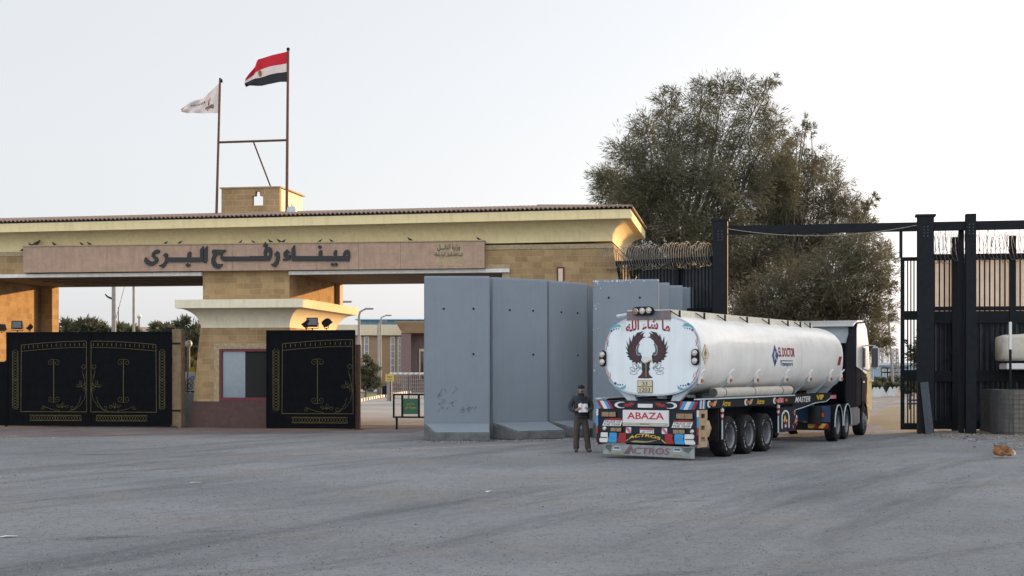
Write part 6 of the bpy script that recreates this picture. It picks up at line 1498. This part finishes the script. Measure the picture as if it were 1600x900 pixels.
# painted kerb and grass patch
def kerb_run(name, pts, m=None):
    i_ = 0
    mbk, mbw = MB(), MB()
    for k in range(len(pts)-1):
        a, b = Vector(pts[k]), Vector(pts[k+1]); L_k = (b-a).length; n_ = max(1, int(L_k/.9)); d = (b-a)/n_; nr = Vector((-d.y, d.x)).normalized()*.15
        for q in range(n_):
            p0, p1 = a+d*q, a+d*(q+1); tgt = mbk if i_ % 2 else mbw; i_ += 1
            vs_ = [(p0-nr), (p1-nr), (p1+nr), (p0+nr)]; A_ = [tgt.vt((v.x, v.y, 0)) for v in vs_]; B_ = [tgt.vt((v.x, v.y, .22)) for v in vs_]
            tgt.face(B_)
            for j in range(4): tgt.face((A_[j], A_[(j+1) % 4], B_[(j+1) % 4], B_[j]))
    tag(mbk.build(name, M['kerb_black']), kind='structure'); tag(mbw.build(name, M['kerb_white']), kind='structure')
kerb_run('kerb', [(gx(561, gy(628)), gy(628)), (gx(590, gy(622)), gy(622)), (gx(623, gy(616.5)), gy(616.5)), (gx(640, gy(614)), gy(614))])
kerb_run('kerb', [(gx(556, 146), 146), (gx(612, 146), 146)])
sheet('lawn', [(gx(562, 98), 98), (gx(592, 112), 112), (gx(600, 143), 143), (gx(556, 143), 143), (gx(556, 98), 98)], .016, mat('dry lawn', (.085, .10, .035), .95, var=.4, scale=1.5))
# boom barrier, lattice gate, yellow signs
bb = thing('boom_barrier', 'white boom barrier arm across the yard road in front of the porch', 'barrier', (gx(609, 100), 100, 0))
zb = gz(583.5, 100); mb = MB(); mb.box(0, 6.0, -.05, .05, zb-.07, zb+.07); ba = mb.build('boom_arm', M['kerb_white'], bb)
mb = MB()
for k in range(16): mb.prism([[(.1+k*.37, zb-.072), (.22+k*.37, zb-.072), (.3+k*.37, zb+.072), (.18+k*.37, zb+.072)]], lambda a, b, d: (a, d, b), -.054, .054)
mb.build('arm_stripe', mat('faded grey stripe', (.35, .33, .32), .7), ba)
mb = MB(); mb.box(-.2, .15, -.15, .15, 0, zb-.08); mb.build('pivot_box', M['pole_grey'], bb)
lg_ = thing('lattice_gate', 'grey steel lattice gate panels standing under the boom barrier', 'gate', (gx(611, 104), 104, 0))
zt3 = gz(587, 104); mb = MB()
for k in range(17): x = .15*k; mb.tube([(x, 0, .1), (x, 0, zt3)], .018, 4)
for k in range(7): z = .1+(zt3-.1)*k/6; mb.tube([(0, 0, z), (2.5, 0, z)], .02, 4)
mb.build('lattice', M['pole_grey'], lg_)
for x in (0, 1.3, 2.5):
    mb = MB(); mb.box(x-.04, x+.04, -.04, .04, 0, zt3); mb.build('post', M['iron_blue'], lg_)
def yellow_sign(label, px0, px1, py0, py1, Y, post_px):
    t = thing('warning_sign', label, 'sign'); mb = MB(); box_px(mb, px0, px1, py0, py1, Y, .04); b_ = mb.build('sign_board', mat('sign yellow', (.50, .38, .10), .6), t)
    mb = MB(); put_text(mb, arabic('منطقة'), lambda a, b: (gx(px0+2+(px1-px0-4)*a, Y), Y-.01, gz(py0+(py1-py0)*.48-(py1-py0)*.32*b, Y)), .01); put_text(mb, arabic('جمركية'), lambda a, b: (gx(px0+2+(px1-px0-4)*a, Y), Y-.01, gz(py0+(py1-py0)*.9-(py1-py0)*.32*b, Y)), .01); mb.build('lettering', M['black_letter'], b_, recalc=False)
    mb = MB(); mb.tube([(gx(post_px, Y), Y+.06, 0), (gx(post_px, Y), Y+.06, gz(py0, Y))], .04, 6); mb.build('post', M['iron'], t)
yellow_sign('small yellow notice beside the white boom barrier arm', 602.5, 615, 584.5, 596, 99, 610)
yellow_sign('yellow notice partly hidden by the rusty post at the opened gate leaf', 553, 558.5, 584, 599.5, 70, 556)
bxs = thing('black_bin', 'small black box on a stand by the painted kerb in the yard', 'bin', (gx(603, 112), 112, 0)); mb = MB(); mb.box(-.3, .3, -.2, .2, .25, .95); mb.build('bin_body', M['iron'], bxs, bevel=.03)
mb = MB(); mb.box(-.04, .04, -.04, .04, 0, .25); mb.build('stand', M['iron'], bxs)
# rolling barrier with green sign
Yg = 51.2
rbx = thing('rolling_barrier', 'black wheeled gate barrier with a green sign, partly hidden by the scribbled blast wall', 'barrier', (gx(614, Yg), Yg, 0), GROT)
z0, z1 = gz(653, Yg), gz(615, Yg); mb = MB(); wB = 1.9
for a, b, c, d in ((0, .06, z0, z1), (wB-.06, wB, z0, z1), (.06, wB-.06, z0, z0+.06), (.06, wB-.06, z1-.06, z1)): mb.box(a, b, -.03, .03, c, d)
for px in (629, 655.5): x = gx(px, Yg)-gx(614, Yg); mb.box(x-.035, x+.035, -.028, .028, z0+.06, z1-.06)
mb.build('frame', M['iron'], rbx)
a, b = gx(631, Yg)-gx(614, Yg), gx(653.5, Yg)-gx(614, Yg); mb = MB(); mb.box(a, b, -.02, .01, gz(647, Yg), gz(623, Yg)); gs = mb.build('green_sign', M['green'], rbx)
mb = MB(); put_text(mb, arabic('نعتذر للجميع'), lambda q, r: (a+.12+(b-a-.24)*q, -.023, gz(633, Yg)+.09*r), .0); put_text(mb, arabic('ممنوع الدخول'), lambda q, r: (a+.06+(b-a-.12)*q, -.023, gz(639.5, Yg)+.12*r), .0); mb.build('lettering', M['yellow'], gs, recalc=False)
for x in (.14, wB-.14):
    mb = MB(); mb.tube([(x, 0, .12), (x, 0, z0)], [.035, .045], 8); lgp = mb.build('leg', M['iron'], rbx); mb = MB(); mb.cyl((x-.025, 0, .08), (x+.025, 0, .08), .08, n=14); mb.build('wheel', M['rubber'], lgp)

# far side of the road: column, shed, pylons, concrete teeth
yc = thing('gate_column', 'sunlit cream column beyond the road just past the tanker cab', 'column', (gx(1355.5, 78), 78, 0))
zc_ = gz(537, 78)
mb = MB(); mb.box(-.26, .18, -.2, .2, 0, gz(596, 78)); mb.box(-.19, .13, -.15, .15, gz(593, 78), zc_); mb.build('shaft', M['cream'], yc, bevel=.01)
mb = MB(); mb.box(-.34, .28, -.27, .27, gz(596, 78)+.002, gz(593, 78)-.002); mb.box(-.28, .2, -.22, .22, zc_+.002, zc_+.15); mb.build('moulding', M['cream'], yc)
Ysd = 230
sh2_ = thing('blue_shed', 'long pale blue sheet metal shed in the distance beyond the road', 'shed'); mb = MB(); mb.box(gx(1330, Ysd), gx(1640, Ysd), Ysd, Ysd+20, 0, gz(571, Ysd)); mb.build('wall', M['blue_shed'], sh2_)
mb = MB(); mb.box(gx(1328, Ysd), gx(1642, Ysd), Ysd-.4, Ysd+20.4, gz(571, Ysd)+.002, gz(570, Ysd)+.3); mb.build('roof', M['saddle'], sh2_)
mb = MB()
for k in range(9): x = gx(1340+k*12, Ysd); mb.box(x, x+.12, Ysd-.08, Ysd-.003, .2, gz(572, Ysd))
mb.build('cladding_seam', M['saddle'], sh2_)
def pylon(label, px, Y, top_py, w, arms):
    h = gz(top_py, Y); t = thing('lattice_pylon', label, 'pylon', (gx(px, Y), Y, 0)); mb = MB(); n_ = 9
    for sx in (-1, 1):
        for sy in (-1, 1): mb.tube([(sx*w/2, sy*w/2, 0), (sx*w*.28, sy*w*.28, h)], .06, 4)
    for k in range(n_):
        z0, z1 = h*k/n_, h*(k+1)/n_; q = lambda z: w/2*(1-.44*z/h)
        for sy in (-1, 1): mb.tube([(-q(z0), sy*q(z0), z0), (q(z1), sy*q(z1), z1)], .03, 4); mb.tube([(q(z0), sy*q(z0), z0), (-q(z1), sy*q(z1), z1)], .03, 4); mb.tube([(-q(z1), sy*q(z1), z1), (q(z1), sy*q(z1), z1)], .03, 4)
    mb.build('lattice', M['pole_grey'], t)
    for z in arms:
        mb = MB(); mb.tube([(-w*1.6, 0, gz(z, Y)), (w*1.6, 0, gz(z, Y))], .07, 5)
        for x in (-1.5, -.8, .8, 1.5): mb.tube([(w*x, 0, gz(z, Y)), (w*x, 0, gz(z, Y)-.5)], .09, 5)
        mb.build('cross_arm', M['iron'], t)
pylon('grey lattice pylon with cross arms standing among the bushes beyond the road', 1398, 150, 545, .9, (575, 582))
pylon('tall thin lattice pylon behind the blue shed roof', 1383, 250, 520, 1.3, ())
pylon('slim lattice mast behind the blue shed, closer to the cab', 1376, 255, 527, .9, ())
up_ = pole('leaning_pole', 'leaning pale utility pole beside the lattice pylon', 1396, 140, 7.2, .14, M['pole_grey']); up_.rotation_euler = (0, R(-4), 0)
mb = MB(); mb.prism([[(-.6, 0), (.6, 0), (0, 1.15)]], lambda a, b, d: (a*(1-abs(d)*0), d, b), -.01, .01)
def tooth(px, Y, s, lab):
    t = thing('concrete_tooth', lab, 'concrete block', (gx(px, Y), Y, 0), random.uniform(0, 1.5), 'concrete teeth beyond the road'); mb = MB(); mb.poly([(-.7*s, -.7*s, 0), (.7*s, -.7*s, 0), (.7*s, .7*s, 0), (-.7*s, .7*s, 0)])
    for a_, b_ in (((-.7, -.7), (.7, -.7)), ((.7, -.7), (.7, .7)), ((.7, .7), (-.7, .7)), ((-.7, .7), (-.7, -.7))): mb.poly([(a_[0]*s, a_[1]*s, 0), (b_[0]*s, b_[1]*s, 0), (b_[0]*s*.12, b_[1]*s*.12, 1.5*s), (a_[0]*s*.12, a_[1]*s*.12, 1.5*s)])
    mb.poly([(-.084*s, -.084*s, 1.5*s), (.084*s, -.084*s, 1.5*s), (.084*s, .084*s, 1.5*s), (-.084*s, .084*s, 1.5*s)]); o_ = mb.build('tooth_block', mat('whitewashed concrete', (.42, .42, .41), .9), t)
for k, px in enumerate((1366, 1371, 1378, 1391, 1398, 1404, 1412, 1420)):
    tooth(px, 117+k*1.0, .52, 'whitewashed pyramid shaped concrete tooth in the row between the bushes beyond the road')
pb = thing('blue_parasol', 'small blue and white domed booth below the blue shed', 'booth', (gx(1381.5, 165), 165, 0)); pb.scale = (.36,)*3; mb = MB(); mb.lathe([(1.4, 2.6), (1.3, 3.1), (.9, 3.6), (.1, 3.85)], lambda a, b, c: (a, b, c), 14); mb.build('dome', mat('booth blue', (.06, .25, .5), .6), pb, smooth='all'); mb = MB(); mb.box(-1, 1, -1, 1, 0, 2.58); mb.build('booth_wall', M['white'], pb)
pb.name = 'domed_booth'

# loose stones, litter and debris on the ground
def scatter(name, label, P, Sz, m, seed):
    """many small angular stones in one mesh"""
    g0 = np.random.default_rng(seed); n = len(P)
    oc = np.array([(1, 0, 0), (0, 1, 0), (-1, 0, 0), (0, -1, 0), (0, 0, .8), (0, 0, -.3)], float)
    fc = np.array([(0, 1, 4), (1, 2, 4), (2, 3, 4), (3, 0, 4), (1, 0, 5), (2, 1, 5), (3, 2, 5), (0, 3, 5)])
    v = oc[None]*Sz[:, None, None]*g0.uniform(.55, 1.4, (n, 6, 1)); a = g0.uniform(0, 6.28, n); c, d = np.cos(a)[:, None], np.sin(a)[:, None]
    v = np.stack([v[..., 0]*c-v[..., 1]*d, v[..., 0]*d+v[..., 1]*c, v[..., 2]], -1)+P[:, None, :]
    f = (fc[None]+(np.arange(n)*6)[:, None, None]).reshape(-1)
    me = bpy.data.meshes.new(name); me.vertices.add(n*6); me.vertices.foreach_set('co', v.reshape(-1)); me.loops.add(len(f)); me.loops.foreach_set('vertex_index', f)
    me.polygons.add(len(f)//3); me.polygons.foreach_set('loop_start', np.arange(0, len(f), 3)); me.polygons.foreach_set('loop_total', np.full(len(f)//3, 3))
    for x in m: me.materials.append(x)
    me.polygons.foreach_set('material_index', np.repeat(g0.integers(0, len(m), n), 8).astype(np.int32)); me.update(); me.validate()
    o = bpy.data.objects.new(name, me); COL.objects.link(o); return tag(o, label, 'gravel', kind='stuff')
g0 = np.random.default_rng(17)
y = 12.5+g0.random(26000)**1.35*33; x = g0.uniform(-.385, .385, len(y))*y
keep = np.array([mnoise.noise(Vector((a*.35, b*.22, 0)))+.5*mnoise.noise(Vector((a*1.1, b*.7, 5))) > g0.uniform(-.75, .25) for a, b in zip(x, y)])
keep &= ~((x > 12.6) & (y > 33.5))
P = np.stack([x, y, np.full(len(y), .007)], 1)[keep]
scatter('gravel', 'fine grit and small dark stones worn loose all over the forecourt', P, g0.uniform(.0035, .009, len(P))*np.where(g0.random(len(P)) < .02, 1.9, 1)*(1+.012*(P[:, 1]-12)), [mat('dark grit', (.085, .085, .086), .95, var=.3), M['stone_grey'], mat('pale grit', (.34, .34, .33), .95, var=.2), M['stone_grey']], 3)
x = g0.uniform(13.2, 20, 2600); y = g0.uniform(35, 47, 2600)
zz_ = [.05+.05*mnoise.noise(Vector((a*.8, b*.8, 0)))+.03*mnoise.noise(Vector((a*3, b*3, 1))) for a, b in zip(x, y)]
scatter('gravel', 'pebbles and rubble lying on the sandy verge beside the wire basket wall', np.stack([x, y, np.array(zz_)+.008], 1), g0.uniform(.010, .03, 2600)*np.where(g0.random(2600) < .03, 2.2, 1), [M['stone_grey'], mat('dark grit', None), mat('pale grit', None)], 4)
x = g0.uniform(-2.8, 4.2, 900); y = 43.25-.95+np.abs(g0.normal(0, .22, 900))*-1+np.where(x > -.8, .5+(x+.8)*.35, 0)
scatter('gravel', 'crumbled stones lying along the feet of the blast walls', np.stack([x, y, np.full(900, .008)], 1), g0.uniform(.010, .035, 900), [M['stone_grey'], mat('pale grit', None), M['stone_grey']], 5)
def litter(label, px, py, s, m, rz=0.0, group='litter on the forecourt'):
    Y = gy(py); t = thing('litter_scrap', label, 'litter', (gx(px, Y), Y, .012), rz, group); mb = MB()
    mb.poly([(-s, -.03*s-.03, 0), (-.2*s, -.4*s, .02*s+.01), (s, -.2*s, .005), (.8*s, .35*s, .04*s), (-.3*s, .4*s, .012), (-.9*s, .2*s, .03*s)]); mb.v = [v for v in mb.v]
    o_ = mb.build('scrap', m, t, recalc=False)
litter('flat white paper scrap lying alone near the picture edge of the forecourt', 14, 840, .12, M['litter'], .3)
litter('white scrap on the reddish paving before the shut gates', 20, 682, .13, M['litter'])
litter('pale plastic scrap on the paving before the shut gates, beside a second one', 87, 685, .12, M['litter'], .6)
litter('small white scrap in the middle of the forecourt in front of the blast walls', 765, 769, .12, M['litter'], 1.0)
litter('bent pale scrap on the asphalt in front of the opened gate leaf', 306, 755, .12, M['litter'], .4)
litter('dark rag on the sand near the sleeping dog', 1565, 697, .22, M['hole'], .2)
litter('dark scrap on the sand in front of the gantry post', 1523, 699, .12, M['hole'], 1.2)
mb = MB(); rr = random.Random(23)
for k in range(260):
    px = rr.choice((rr.uniform(262, 300), rr.uniform(300, 415), rr.uniform(268, 290)))
    v = -.08-rr.random()*.06 if px > 296 else -.52-rr.random()*.1; b_ = W(U(px, v), v, 0); h = rr.uniform(.04, .16)
    if mnoise.noise(Vector((px*.09, 0, 0))) < .05: continue
    d = Vector((rr.uniform(-.07, .07), rr.uniform(-.07, .02), h)); mb.poly([b_+Vector((-.008, 0, .01)), b_+Vector((.008, 0, .01)), b_+d])
o = mb.build('grass', M['needle'], recalc=False); tag(o, 'thin dry weeds along the foot of the pillar and gate post', 'weeds', kind='stuff')
